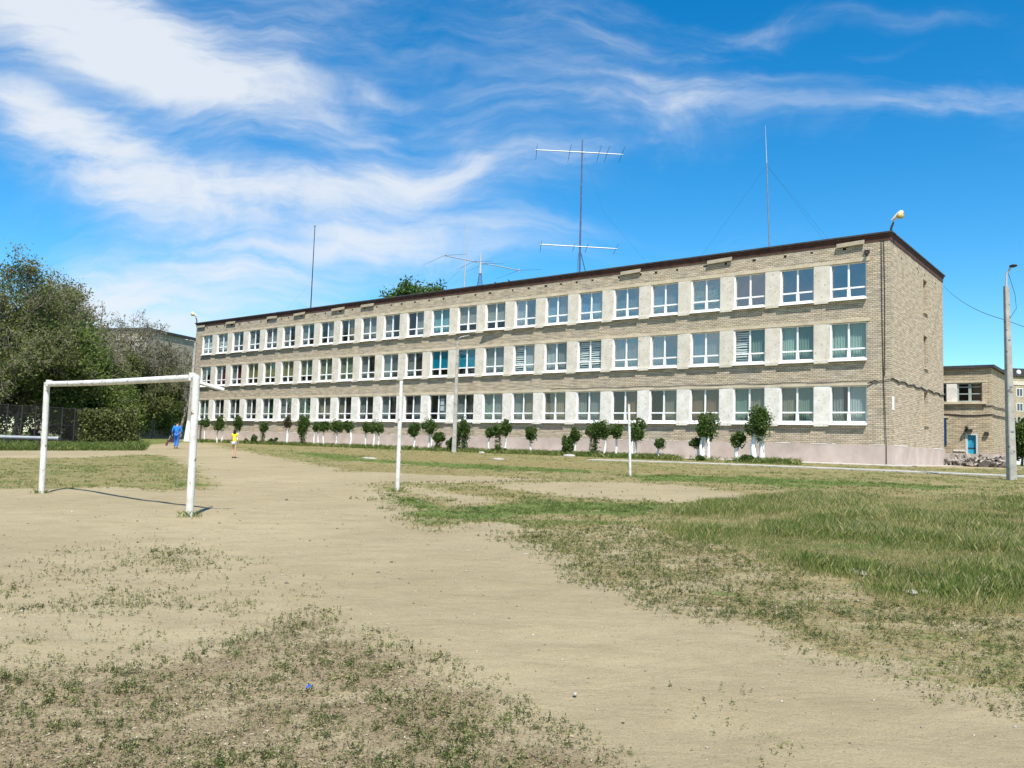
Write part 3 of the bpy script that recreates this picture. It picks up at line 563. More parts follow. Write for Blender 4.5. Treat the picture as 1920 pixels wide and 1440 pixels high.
PC = poly([(385, 833), (420, 841), (452, 850), (500, 860), (528, 872), (560, 884), (610, 886), (700, 885), (850, 890), (980, 897), (925, 907), (850, 905), (745, 905), (690, 908), (712, 925), (745, 948), (778, 980), (838, 993),
           (885, 985), (935, 988), (965, 1020), (1030, 1064), (1100, 1094), (1180, 1110), (1260, 1140), (1330, 1170), (1400, 1188), (1490, 1222), (1560, 1243), (1640, 1252), (1700, 1285), (1800, 1305), (2000, 1330), (2900, 1500),
           (3200, 0, 20), (3000, 0, 44.6), (1900, 0, 60), (1900, 0, 44.6), (1300, 0, 44.6), (800, 0, 44.6), (350, 0, 44.6), (362, 0, 41)])
H1 = poly([(436, 845), (470, 852), (520, 862), (580, 872), (640, 881), (600, 887), (560, 886), (520, 872), (480, 862)])
H2 = poly([(930, 911), (1010, 907), (1100, 905), (1200, 907), (1300, 914), (1400, 930), (1380, 936), (1280, 938), (1180, 938), (1090, 930), (1020, 922)])
H3 = poly([(768, 915), (830, 922), (915, 936), (920, 941), (850, 946), (860, 939), (800, 931)])
H4 = poly([(835, 992), (880, 983), (930, 978), (960, 990), (930, 1000), (870, 1002)])
PA = poly([(-500, 858), (0, 858), (150, 858), (240, 852), (310, 852), (345, 861), (378, 879), (410, 904), (402, 916), (330, 921), (200, 916), (60, 919), (-100, 916), (-600, 930)])
PB = poly([(-600, 846), (-200, 845), (0, 843), (100, 840), (180, 841), (255, 840), (275, 834), (268, 827), (330, 822.5), (330, 820.5), (-100, 812), (-600, 800)])
TALL = poly([(1235, 985), (1290, 950), (1400, 930), (1560, 925), (1750, 930), (1920, 935), (2700, 960), (2700, 1200), (1920, 1150), (1800, 1140), (1700, 1125), (1620, 1090), (1540, 1075), (1450, 1050), (1330, 1020), (1260, 1005)])
LUSH = [poly(q) for q in ([(720, 925), (745, 945), (790, 975), (900, 975), (1000, 968), (1200, 968), (1400, 965), (1500, 948), (1440, 935), (1300, 940), (1150, 942), (1000, 935), (900, 945), (850, 950), (780, 932)],
        [(1150, 890), (1400, 893), (1700, 905), (1820, 915), (1700, 925), (1500, 915), (1380, 905), (1200, 902)], [(540, 846), (700, 853), (900, 868), (1100, 880), (1120, 888), (900, 880), (700, 868), (600, 860)], [(500, 866), (560, 872), (600, 880), (560, 884)])]
STRAW = [poly(q) for q in ([(560, 842), (800, 850), (1000, 862), (1300, 884), (1500, 892), (1300, 890), (1000, 876), (700, 862)], [(640, 868), (900, 884), (1000, 895), (800, 890), (600, 880)], [(1480, 905), (1700, 915), (1800, 935), (1600, 925)],
        [(1600, 1100), (1800, 1110), (1920, 1140), (1850, 1180), (1700, 1150)])]
BARE = [poly(q) for q in ([(960, 1000), (1150, 985), (1350, 1010), (1450, 1060), (1500, 1120), (1450, 1190), (1260, 1140), (1100, 1094), (1000, 1040)],)]
W2 = poly([(-900, 1225), (0, 1232), (200, 1238), (330, 1225), (420, 1185), (500, 1165), (580, 1152), (640, 1190), (720, 1228), (860, 1295), (905, 1345), (1000, 1390), (1095, 1440), (1250, 1600), (-2500, 1600)])
W1 = poly([(-700, 1060), (0, 1060), (200, 1015), (330, 1005), (430, 1030), (520, 1075), (600, 1110), (590, 1150), (640, 1190), (700, 1240), (420, 1300), (0, 1300), (-900, 1300)])
W3 = poly([(1260, 1130), (1400, 1180), (1560, 1235), (1700, 1280), (1900, 1300), (2600, 1350), (2600, 1200), (1900, 1160), (1700, 1130), (1500, 1090), (1350, 1070), (1200, 1100)])
W4 = poly([(1280, 1290), (1420, 1290), (1560, 1390), (1600, 1440), (1430, 1440), (1330, 1360)])
def masks(x, y):
    r = np.sqrt(x*x+y*y); w = .32+.020*r
    wob = (vnoise(x, y, .9, 4)-.5)*(.9+.02*r)
    S = lambda p_, k=1., o=0.: np.clip(.5+(sdf(p_, x, y)+wob*k+o)/(w*1.4), 0, 1)
    veg = np.zeros_like(x); dry = np.zeros_like(x); soil = np.zeros_like(x)
    c = S(PC); n1 = vnoise(x, y, .35, 4); n2 = vnoise(x+40, y, 1.1, 3)
    veg = c*(.36+.3*(n1-.5)); dry = c*(.62+.3*(n2-.5))
    for q in LUSH: s = S(q, .7); veg = np.maximum(veg, s*.82); 
    for q in STRAW: s = S(q, .7); veg = veg*(1-.6*s); dry = np.maximum(dry, s*.95)
    for q in BARE: s = S(q, 1.3); veg = veg*(1-.45*s); soil = np.maximum(soil, .50*s); dry = dry*(1-.12*s)
    t = S(TALL, 1.2); veg = np.maximum(veg*(1-.5*t), t*.30); dry = np.maximum(dry, t*.9); soil = np.maximum(soil, t*.35)
    for q in (H1, H2, H3, H4): s = S(q, .35, .05); veg = veg*(1-s); dry = dry*(1-s); soil *= 1-s
    a = S(PA, .5); veg = np.maximum(veg, a*(.40+.25*(n1-.5))); dry = np.maximum(dry, a*.66)
    b = S(PB, .3); veg = np.maximum(veg, b*.70); dry = np.maximum(dry, b*.6)
    far = (NV[0]*x+NV[1]*y > 30) & (x < -28); veg = np.where(far, np.maximum(veg, .6), veg); dry = np.where(far, np.maximum(dry, .6), dry)
    far2 = (r > 75); veg = np.where(far2, .65, veg)
    w2 = S(W2, .8); w1 = S(W1, 1.); w3 = S(W3, .8); soil = np.maximum(soil, w2*.72); soil = np.maximum(soil, w3*.40*np.clip((n1-.3)*4, 0, 1))
    soil = np.maximum(soil, w1*.10)
    nw = vnoise(x+70, y, 1.7, 4)
    bz = np.maximum(S(BARE[0], 1.3), .0)
    weed = np.maximum.reduce([w2*.92*np.clip((n2-.18)*2.6, .5, 1), w1*.32*np.clip((nw-.42)*6, 0.14, 1.6), w3*.95*np.clip((n2-.2)*3, .25, 1), bz*.75, S(W4, .8)*.07*np.clip((nw-.45)*8, 0.05, 1), np.clip(c*(1-c)*4, 0, 1)*.6*np.clip((n2-.3)*4, 0, 1), c*.13])
    for q in (H1, H2, H3, H4): weed = weed*(1-.93*S(q, .35, .1))
    return veg, dry, soil, t, weed, a, c, w3
def build_ground():
    a0 = R_(56); th = np.concatenate([np.linspace(-a0, a0, 640), np.linspace(a0, 2*math.pi-a0, 90)[1:-1]])
    rr = np.concatenate([[.05], np.geomspace(.8, 75, 430), np.geomspace(80, 4500, 26)])
    T, Rr = np.meshgrid(th, rr); X = Rr*np.sin(T); Y = Rr*np.cos(T)
    veg, dry, soil, *_ = masks(X, Y); Z = gz(X, Y)
    fade = np.clip((40-Rr)/20, 0, 1); Z = Z+fade*((vnoise(X, Y, .5, 3)-.5)*.07+(vnoise(X, Y, 3, 3)-.5)*.018)*np.clip(Rr/2, 0, 1)
    nr, nt_ = X.shape; v = np.stack([X, Y, Z], -1).reshape(-1, 3); i = np.arange(nr-1)[:, None]*nt_; j = np.arange(nt_)[None, :]; j2 = (j+1) % nt_
    f = np.stack([i+j, i+j2, i+nt_+j2, i+nt_+j], -1).reshape(-1, 4)[:, ::-1]
    o = np_mesh('ground', v, f, ground_mat(), attrs=dict(veg=veg.ravel(), dry=dry.ravel(), soil=soil.ravel())); o.data.polygons.foreach_set('use_smooth', np.ones(len(f), bool)); tag(o, kind='structure')
    return o
def gzn(x, y):
    r = np.sqrt(x*x+y*y); fade = np.clip((40-r)/20, 0, 1)
    return gz(x, y)+fade*((vnoise(x, y, .5, 3)-.5)*.07+(vnoise(x, y, 3, 3)-.5)*.018)*np.clip(r/2, 0, 1)
def ring(rng, r0_, r1_, n, a=R_(44)):
    t = rng.uniform(-a, a, n); r = np.sqrt(rng.uniform(r0_**2, r1_**2, n)); return r*np.sin(t), r*np.cos(t)
def scatter():
    rng = np.random.RandomState(21); gv = []; gt = []; wv = []; wt = []
    def blades(x, y, h, w, lean, tint, nb, spread=None):
        x = np.repeat(x, nb); y = np.repeat(y, nb); h = np.repeat(h, nb)*rng.uniform(.55, 1.15, len(x)); w = np.repeat(w, nb); tint = np.repeat(tint, nb); n = len(x)
        sp_ = spread if spread else w*5; x = x+rng.normal(size=n)*sp_; y = y+rng.normal(size=n)*sp_; z = gzn(x, y)-.005; a = rng.uniform(0, 6.283, n); ca, sa = np.cos(a)*w, np.sin(a)*w
        lx = rng.normal(size=n)*lean*h; ly = rng.normal(size=n)*lean*h
        v = np.stack([np.stack([x-ca, y-sa, z], -1), np.stack([x+ca, y+sa, z], -1), np.stack([x+lx*.5+ca*.5, y+ly*.5+sa*.5, z+h*.6], -1), np.stack([x+lx*1.3, y+ly*1.3, z+h], -1)], 1)
        gv.append(v.reshape(-1, 3)); gt.append(np.repeat(np.clip(tint+rng.normal(size=n)*.16, 0, 1), 4))
    for (ra, rb, dens, ws, hs) in ((2.5, 8, 900, .8, 1), (8, 14, 420, 1.25, 1.0), (14, 22, 170, 2.1, 1.05), (22, 34, 62, 3.3, 1.1), (34, 62, 18, 5.2, 1.2)):
        n = int(dens*R_(44)*(rb**2-ra**2)); x, y = ring(rng, ra, rb, n); veg, dry, soil, tall, weed, a, c, w3 = masks(x, y)
        ok = (NV[0]*x+NV[1]*y < S0-1.2) | (x > 20)
        nn = vnoise(x, y, 2.3, 3); n4 = vnoise(x, y, .45, 3)
        p = np.clip((veg+dry*.55-.25)*1.5, 0, 1)*np.clip(.3+(nn-.5)*4+veg*.5, 0, 1)*ok*(1-.55*np.clip(soil*2, 0, 1))*(1-.85*w3)
        k = (rng.rand(n) < p) & (tall < .5)
        tint = np.where(rng.rand(n) < np.clip(dry-veg*.85+.05+(n4-.5)*.9, .04, .8), .9, .42)-.14*np.clip(veg-.5, 0, 1)*2
        h = (.022+.05*nn)*hs*(.7 if rb <= 8 else 1); blades(x[k], y[k], h[k], np.full(k.sum(), .0018*ws), .38, tint[k], 5)
        tn = np.clip((vnoise(x+9, y, .55, 5)-.36)*4.2, 0, 1.2)
        k = (rng.rand(n) < np.clip(tn*.9, .5, 1)*.85) & (tall >= .25+.5*rng.rand(n))
        tint = np.where(rng.rand(n) < .50+.3*np.clip((n4-.5)*6, -.6, 1), .84, .42); h = (.055+.12*np.clip(tn, 0, 1)*rng.uniform(.4, 1.15, n))*(.35+.65*np.clip(tall, 0, 1))
        blades(x[k], y[k], h[k], np.full(k.sum(), .00085*ws), .2, tint[k], 9, .075)
    lv = []; lt = []
    for (ra, rb, dens, ws) in ((2.6, 5, 4600, .95), (5, 8, 3300, 1.05), (8, 12, 1900, 1.25), (12, 18, 800, 1.6), (18, 27, 260, 2.3)):
        n = int(dens*R_(42)*(rb**2-ra**2)); x, y = ring(rng, ra, rb, n, R_(42)); veg, dry, soil, tall, weed, a, c, w3 = masks(x, y)
        cl = np.clip((vnoise(x, y, 5.5, 3)-.40)*5, .06, 1)*.42+np.clip((vnoise(x+31, y, 19, 2)-.40)*4, 0.05, 1)*.65
        k = (rng.rand(n) < np.clip(weed*cl, 0, 1)) & (tall < .75)
        xs, ys, kk = x[k], y[k], cl[k]; nl = 8; m_ = len(xs)
        size = np.repeat(rng.uniform(.35, 1.05, m_)*(.6+.6*kk), nl); X = np.repeat(xs, nl); Y = np.repeat(ys, nl); aa = rng.uniform(0, 6.283, m_*nl); q = rng.rand(m_*nl)
        rad = q*.018*size*ws**.6; hh_ = size*(.004+.044*rng.rand(m_*nl)*(1.15-q)); zz = gzn(X, Y)+hh_; c0 = np.stack([X+np.cos(aa)*rad, Y+np.sin(aa)*rad, zz], -1)
        v, f = leaf_quads(c0, 1, rng=rng, aspect=.36); v = v.reshape(-1, 4, 3); v = c0[:, None]+(v-c0[:, None])*(.0080*size*ws)[:, None, None]; wv.append(v.reshape(-1, 3))
        u = rng.rand(m_); tt = np.repeat(np.where(u < .26, .93, np.where(u < .50, .02, rng.uniform(.15, .7, m_))), nl); wt.append(np.repeat(np.clip(tt+rng.normal(size=m_*nl)*.12, 0, 1), 4))
        # dry leaf litter and broken stalks
        k = rng.rand(n) < np.clip((1.6*np.clip(soil-.12, 0, 1)+.30*w3+.25*np.clip(c*2, 0, 1)*(r_near := (x*x+y*y < 400)))*.9, 0, .95)
        xs, ys = x[k], y[k]; m_ = len(xs); c0 = np.stack([xs, ys, gzn(xs, ys)+.009], -1); v, f = leaf_quads(c0, 1, rng=rng, aspect=.35); v = v.reshape(-1, 4, 3); d = v-c0[:, None]; d[..., 2] *= .35; v = c0[:, None]+d*(rng.uniform(.004, .013, m_)*ws**.8)[:, None, None]
        lv.append(v.reshape(-1, 3)); lt.append(np.repeat(rng.rand(m_), 4))
    v = np.concatenate(lv); o = np_mesh('leaf_litter', v, np.arange(len(v)).reshape(-1, 4), LEAF['litter'], np.concatenate(lt)); tag(o, 'dry brown and straw coloured plant litter lying between the weeds', 'plant litter', kind='stuff')
    # thick weeds at the feet of the hedge trees and beside the fence
    xs = []; ys = []
    for _ in range(9000):
        px = rng.uniform(360, 1500); s = 41.6+rng.normal()*.7
        if s < S0-.4: q = at_s(px, 850, s); xs.append(q.x); ys.append(q.y)
    xs = np.array(xs); ys = np.array(ys); k = vnoise(xs, ys, .6, 2) > .36; blades(xs[k], ys[k], rng.uniform(.12, .34, k.sum()), np.full(k.sum(), .013), .4, np.where(rng.rand(k.sum()) < .2, .8, .3), 4)
    n = 9000; px = rng.uniform(-250, 272, n); py = 845-rng.rand(n)*12; q = np.array([G(a_, b_) for a_, b_ in zip(px, py)]); blades(q[:, 0], q[:, 1], rng.uniform(.12, .42, n), np.full(n, .014), .4, np.where(rng.rand(n) < .12, .8, .3), 4)
    for px, py in ((355, 970), (78, 925), (745, 921), (1182, 895)):
        q = foot(px, py); k = 45; blades(q.x+rng.normal(size=k)*.10, q.y+rng.normal(size=k)*.10, rng.uniform(.04, .13, k), np.full(k, .004), .4, rng.uniform(.2, .95, k), 3)
    v = np.concatenate(gv); o = np_mesh('grass', v, np.arange(len(v)).reshape(-1, 4), LEAF['grass'], np.concatenate(gt)); tag(o, 'green and straw coloured grass growing over the school field', 'grass', kind='stuff')
    v = np.concatenate(wv); o = np_mesh('ground_weeds', v, np.arange(len(v)).reshape(-1, 4), LEAF['weed'], np.concatenate(wt)); tag(o, 'low leafy weeds sprouting in patches from the bare earth', 'weeds', kind='stuff')
    print('grass', sum(len(q) for q in gv)//4, 'weeds', sum(len(q) for q in wv)//4)
    # pebbles and crumbs of earth
    V = []; Fc = []; b = 0
    oc = np.array([(1, 0, 0), (0, 1, 0), (-1, 0, 0), (0, -1, 0), (0, 0, .7), (0, 0, -.7)]); of = [(0, 1, 4), (1, 2, 4), (2, 3, 4), (3, 0, 4), (1, 0, 5), (2, 1, 5), (3, 2, 5), (0, 3, 5)]
    for (ra, rb, n, s0) in ((2.5, 8, 14000, .0034), (8, 16, 11000, .006), (16, 30, 3000, .011)):
        x, y = ring(rng, ra, rb, n); z = gzn(x, y); s = s0*rng.uniform(.5, 1.3, n)*(1+1.8*(rng.rand(n) < .04)); v = oc[None]*s[:, None, None]*rng.uniform(.6, 1.3, (n, 6, 1)); v += np.stack([x, y, z+s*.2], -1)[:, None]
        V.append(v.reshape(-1, 3)); Fc.append((np.array(of)[None]+(np.arange(n)*6)[:, None, None]+b).reshape(-1, 3)); b += n*6
    tn_ = np.repeat(np.random.RandomState(2).rand(b//6), 6); o = np_mesh('pebbles', np.concatenate(V), np.concatenate(Fc), LEAF['pebble'], tn_); tag(o, 'small pale pebbles strewn over the sandy ground', 'pebbles', kind='stuff')
# ------------------------------------------------------------------ strips
def strip(name, pts, w, m_, dz):
    mb = MB(); V = []
    n = len(pts)
    for i, p in enumerate(pts):
        d = Vector(pts[min(i+1, n-1)])-Vector(pts[max(i-1, 0)]); d = Vector((d.x, d.y)).normalized(); nn = Vector((-d.y, d.x)); j = random.uniform(.93, 1.07)
        for s in (-1, 1): x, y = p[0]+nn.x*w*.5*s*j, p[1]+nn.y*w*.5*s*j; V.append((x, y, float(gz(x, y))+dz))
    V2 = [(x, y, z-.25) for x, y, z in V]; b = len(V)
    fs = []
    for i in range(n-1): a = 2*i; fs += [(a, a+2, a+3, a+1), (a, b+a, b+a+2, a+2), (a+1, a+3, b+a+3, b+a+1)]
    mb.add(V+V2, fs); o = mb.build(name, m_); return tag(o, kind='structure')
# ------------------------------------------------------------------ people
def skin(name, J, E_, m_, parent, sub=2, root=0):
    me = bpy.data.meshes.new(name); me.from_pydata([j[:3] for j in J], E_, []); o = bpy.data.objects.new(name, me); COL.objects.link(o)
    o.modifiers.new('s', 'SKIN'); 
    if not me.skin_vertices: me.skin_vertices.new()
    sv = me.skin_vertices[0].data
    for i, j in enumerate(J): sv[i].radius = (j[3], j[4] if len(j) > 4 else j[3]); sv[i].use_root = (i == root)
    md = o.modifiers.new('d', 'SUBSURF'); md.levels = sub; md.render_levels = sub
    dg = bpy.context.evaluated_depsgraph_get(); me2 = bpy.data.meshes.new_from_object(o.evaluated_get(dg)); bpy.data.objects.remove(o)
    me2.materials.clear(); me2.materials.append(m_); me2.polygons.foreach_set('use_smooth', [True]*len(me2.polygons)); me2.name = name
    o = bpy.data.objects.new(name, me2); COL.objects.link(o); o.parent = parent; return o
def person(loc, yaw, h, label, male):
    rt = empty('person', loc, yaw, label, 'person'); s = h/1.75
    sh = .20 if male else .155; hp = .095 if male else .09
    Lf = ((-hp, .00, .90), (-hp*1.05, .10, .50), (-hp, -.02 if male else .02, .09)) ; Rf = ((hp, 0, .90), (hp*1.05, -.02, .50), (hp, -.20 if male else -.06, .11))
    La = ((-sh, 0, 1.44), (-sh-.08, -.03, 1.17), (-sh-.09, .06, .93)); Ra = ((sh, 0, 1.44), (sh+.09, -.02, 1.17), (sh+.07, .08 if male else .03, .93))
    k = 1 if male else .82
    J = [(0, 0, .96, .13*k, .10), (0, 0, 1.12, .12*k, .09), (0, 0, 1.32, .15*k, .10), (0, -.005, 1.46, .08, .07), (0, .005, 1.53, .052, .055), (0, .015, 1.62, .075, .09), (0, .01, 1.70, .07, .085)]
    E_ = [(0, 1), (1, 2), (2, 3), (3, 4), (4, 5), (5, 6)]
    def add(parent, pts):
        last = parent
        for q in pts: J.append(q); E_.append((last, len(J)-1)); last = len(J)-1
        return last
    for L_ in (Lf, Rf):
        l = add(0, [(*L_[0], .085*k, .085*k), (*L_[1], .055*k), (*L_[2], .037), (L_[2][0], L_[2][1]+.10, max(L_[2][2]-.06, .03), .035, .028), (L_[2][0], L_[2][1]+.17, max(L_[2][2]-.065, .025), .03, .02)])
    for A_, sg in ((La, -1), (Ra, 1)):
        w = add(2, [(*A_[0], .052*k), (*A_[1], .040*k), (*A_[2], .026, .022)])
        wx, wy, wz = A_[2]; pm = add(w, [(wx, wy+.01, wz-.06, .017, .034)])
        for q, (dy, ln) in enumerate(((.028, .062), (.010, .072), (-.009, .068), (-.026, .052))):
            add(pm, [(wx, wy+.01+dy, wz-.095, .009), (wx-sg*.008, wy+.012+dy, wz-.095-ln*.5, .0085), (wx-sg*.028, wy+.014+dy, wz-.095-ln*.85, .007)])
        add(w, [(wx-sg*.015, wy+.045, wz-.05, .010), (wx-sg*.03, wy+.055, wz-.085, .008)])
    for sg in (-1, 1): add(5, [(sg*.085, 0, 1.62, .012, .022)])
    add(5, [(0, .105, 1.61, .014)])
    sc = lambda Js, gsc=0: [(q[0]*s, q[1]*s, q[2]*s, *[(r+gsc)*s for r in q[3:]]) for q in Js]
    skin('body', sc(J), E_, M_['skin'], rt)
    g = .018
    if male:
        T = [(0, 0, .92, .16, .12), (0, 0, 1.12, .16, .125), (0, 0, 1.32, .18, .13), (0, -.01, 1.45, .10, .085), (0, -.03, 1.50, .085, .07)]; E2 = [(0, 1), (1, 2), (2, 3), (3, 4)]
        for A_ in (La, Ra): T += [(*A_[0], .085), (*A_[1], .065), (A_[2][0], A_[2][1]-.005, A_[2][2]+.03, .05)]; b = len(T); E2 += [(2, b-3), (b-3, b-2), (b-2, b-1)]
        jk = skin('jacket', sc(T), E2, M_['blue'], rt)
        T = [(0, 0, .94, .145, .115)]; E2 = []
        for L_ in (Lf, Rf): T += [(*L_[0], .105), (*L_[1], .078), (L_[2][0], L_[2][1], L_[2][2]+.01, .062)]; b = len(T); E2 += [(0, b-3), (b-3, b-2), (b-2, b-1)]
        skin('trousers', sc(T), E2, M_['navy'], rt)
    else:
        T = [(0, 0, .90, .135, .10), (0, 0, 1.1, .125, .10), (0, 0, 1.32, .14, .105), (0, 0, 1.44, .08, .07)]; E2 = [(0, 1), (1, 2), (2, 3)]
        for A_ in (La, Ra): T += [(*A_[0], .07), (A_[0][0]*1.2, -.01, 1.33, .065)]; b = len(T); E2 += [(2, b-2), (b-2, b-1)]
        skin('shirt', sc(T), E2, M_['yellow'], rt)
        T = [(0, 0, .92, .125, .10)]; E2 = []
        for L_ in (Lf, Rf): T += [(*L_[0], .10), (L_[0][0]*1.05, .02, .74, .085)]; b = len(T); E2 += [(0, b-2), (b-2, b-1)]
        skin('shorts', sc(T), E2, M_['shorts'], rt)
    for L_ in (Lf, Rf):
        x, y, z = L_[2]; skin('shoe', sc([(x, y-.03, max(z-.045, .035), .05, .04), (x, y+.08, max(z-.06, .03), .048, .032), (x, y+.18, max(z-.065, .025), .038, .025)]), [(0, 1), (1, 2)], M_['shoe'], rt)
    if male: skin('hair', sc([(0, -.03, 1.60, .07, .07), (0, -.015, 1.68, .082, .09), (0, 0, 1.735, .06, .075)]), [(0, 1), (1, 2)], M_['hair'], rt)
    else: skin('hair', sc([(0, -.05, 1.40, .085, .04), (0, -.05, 1.50, .095, .06), (0, -.025, 1.62, .095, .095), (0, -.005, 1.715, .08, .09)]), [(0, 1), (1, 2), (2, 3)], M_['hair'], rt)
    return rt, s, La, Ra
# ------------------------------------------------------------------ poles, goal, masts
def foot(px, py):
    x, y = G(px, py); return Vector((x, y, float(gz(x, y))))
def foot_s(px, s):
    q = at_s(px, 850, s); return Vector((q.x, q.y, float(gz(q.x, q.y))))
def goal():
    a, b = foot(355, 970), foot(78, 925); ta = at_y(368, 714, a.y+.0); tb = at_y(88, 720, b.y)
    rt = empty('goal_frame', a, 0, 'white tubular football goal frame without a net on bare sand', 'football goal')
    A = ta-a; B0 = b-a; B = tb-a; A.z = 2.36; 
    M1 = M_['paintwhite']; r = .062
    MB().tube([(0, 0, -.2), A*.33, A*.66, A+Vector((0, 0, r*.6))], [r*1.02, r, r, r*.98], 14).build('post', M1, rt)
    MB().tube([B0+Vector((0, 0, -.2)), B0.lerp(B, .5), B+Vector((0, 0, r*.5))], [r*1.02, r, r*.98], 14).build('post', M1, rt)
    mid = A.lerp(B, .55)+Vector((0, 0, -.018)); MB().tube([A+Vector((0, 0, 0)), A.lerp(B, .25)+Vector((0, 0, -.008)), mid, A.lerp(B, .8)+Vector((0, 0, -.012)), B], r*.94, 14).build('crossbar', M1, rt)
    q = at_y(420, 731, a.y+.15)-a; MB().tube([A+Vector((.02, .03, -.08)), q], .032, 8).build('back_stay', M1, rt)
    for t in (.02, .98): MB().tube([A.lerp(B, t)+Vector((0, 0, -.05)), A.lerp(B, t)+Vector((0, 0, .085))], r*1.12, 12).build('corner_joint', M1, rt)
def white_post(px, py, tx, ty, r, label):
    a = foot(px, py); t = at_y(tx, ty, a.y)-a
    rt = empty('white_post', a, 0, label, 'post', 'white metal posts standing in the field')
    MB().tube([(0, 0, -.2), t*.5, t*.9], [r*1.04, r, r*.97], 12).build('tube', M_['paintwhite'], rt)
    MB().tube([t*.9, t], [r*.9, r*.88], 12).build('tip', M_['paintwhite'], rt)
def cobra(rt, top, dirv, L_, head=.28):
    d = Vector(dirv).normalized(); e = top+d*L_+Vector((0, 0, .12))
    MB().tube([top+Vector((0, 0, -.5)), top, top+d*L_*.5+Vector((0, 0, .12)), e], [.035, .03, .026, .024], 6).build('arm', M_['metal'], rt)
    hd = MB().ball(e+d*head*.8, head*.55*abs(d.x)+.10, head*.55*abs(d.y)+.10, .075).build('lamp_head', M_['metal'], rt)
def concrete_pole(name, base, h, r0_, r1_, label, cat, group=None, square=True, lean=(0, 0)):
    rt = empty(name, base, 0, label, cat, group); n = 4 if square else 10; mb = MB(); zs = np.linspace(-.3, h, 7)
    vs = []; fs = []
    for i, z in enumerate(zs):
        r = r0_+(r1_-r0_)*max(z, 0)/h; c = .78
        for (sx, sy) in ((1, c), (c, 1), (-c, 1), (-1, c), (-1, -c), (-c, -1), (c, -1), (1, -c)): vs.append((sx*r+lean[0]*z/h, sy*r+lean[1]*z/h, z))
    for i in range(len(zs)-1):
        for k in range(8): fs.append((i*8+k, i*8+(k+1) % 8, i*8+8+(k+1) % 8, i*8+8+k))
    mb.add(vs, fs); mb.add(vs[-8:], [tuple(range(8))]); mb.build('shaft', M_['concrete'], rt); return rt
def lamps():
    b = foot(1897, 900); rt = concrete_pole('street_lamp', b, 7.0, .135, .075, 'tall tapering concrete street lamp with short bent top at right edge of field', 'street lamp', 'concrete lamp poles', lean=(-.09, 0))
    t = Vector((-.09, 0, 7.0)); MB().tube([t+Vector((0, 0, -.9)), t, t+Vector((.02, 0, .45)), t+Vector((.12, -.1, .68))], [.045, .042, .04, .035], 8).build('arm', M_['alu'], rt)
    MB().ball(t+Vector((.17, -.16, .72)), .12, .17, .055).build('lamp_head', M_['darkmetal'], rt)
    MB().tube([t+Vector((.06, -.03, .5)), t+Vector((.30, -.03, -.3)), t+Vector((.36, 0, -.8)), t+Vector((.07, 0, -1.25))], .009, 4).build('lead_wire', M_['cable'], rt)
    for z in (5.0, 3.3, 1.7): MB().tube([(-.09*z/7, 0, z), (-.09*z/7, 0, z+.05)], .16-.01*z, 10).build('steel_band', M_['metal'], rt)
    b = foot_s(851, 39.6); rt = concrete_pole('street_lamp', b, 7.35, .15, .09, 'tan concrete lamp pole with thin curved arm in front of the school facade', 'street lamp', 'concrete lamp poles')
    top = Vector((0, 0, 7.35)); MB().tube([top+Vector((0, 0, -.4)), top+Vector((0, 0, .12)), top+Vector((.14, .05, .3)), top+Vector((.75, .3, .5))], [.03, .03, .025, .022], 6).build('arm', M_['metal'], rt)
    MB().ball(top+Vector((.98, .4, .54)), .26, .14, .06).build('lamp_head', M_['darkmetal'], rt)
    b = foot_s(350, 41.5); sc = b.y/F_PX; h = 9.6
    rt = concrete_pole('street_lamp', b, h, .17, .10, 'concrete pole with whitewashed foot beside the far left corner of the school', 'street lamp', 'concrete lamp poles', lean=(.2, 0))
    q = MB(); vs = []
    q.tube([(-.04, -.03, -.3), (-.0, -.02, .9), (.03, -.01, 1.95)], [.36, .28, .19], 8); q.build('whitewashed_foot', M_['limewash'], rt)
    cobra(rt, Vector((.2, 0, h)), (-.7, -.3, 0), .6)
def floodlight(px, py, s, fac, label):
    q = at_s(px, py, s); rt = empty('roof_floodlight', q, 0, label, 'floodlight', 'lamps on the roof corners')
    d = Vector(fac).normalized()
    MB().tube([(0, 0, -.15), (0, 0, .12), d*.12+Vector((0, 0, .42))], [.06, .06, .05], 8).build('bracket', M_['darkmetal'], rt)
    c = d*.30+Vector((0, 0, .72)); ax = (d*.75+Vector((0, 0, .55))).normalized()
    MB().tube([c-ax*.36, c-ax*.2, c+ax*.1, c+ax*.30, c+ax*.36], [.05, .085, .14, .125, .05], 12).build('lamp_shell', M_['lampshell'], rt)
    n2 = (ax.cross(Vector((0, 0, 1))).cross(ax)).normalized()*-1
    MB().ball(c+ax*.10+n2*.07+Vector((0, -.06, -.02)), .20, .13, .17).build('lamp_glass', M_['lampglass'], rt)
def rod(mb, a, b, r, n=5): mb.tube([a, b], r, n)
def yagi(rt, c, bd, L0_, L1_, ed, els, r=.05, mt='alu', er=.012, droop=0.0):
    bd = Vector(bd).normalized(); ed = Vector(ed).normalized(); a = c-bd*L0_; b = c+bd*L1_
    MB().tube([a, c+Vector((0, 0, .0)), b], r, 8).build('boom', M_[mt], rt)
    for t, l in els:
        p = c+bd*t; MB().tube([p-ed*l-Vector((0, 0, droop)), p, p+ed*l-Vector((0, 0, droop))], [er*.6, er, er*.6], 4).build('element', M_['darkmetal'], rt)
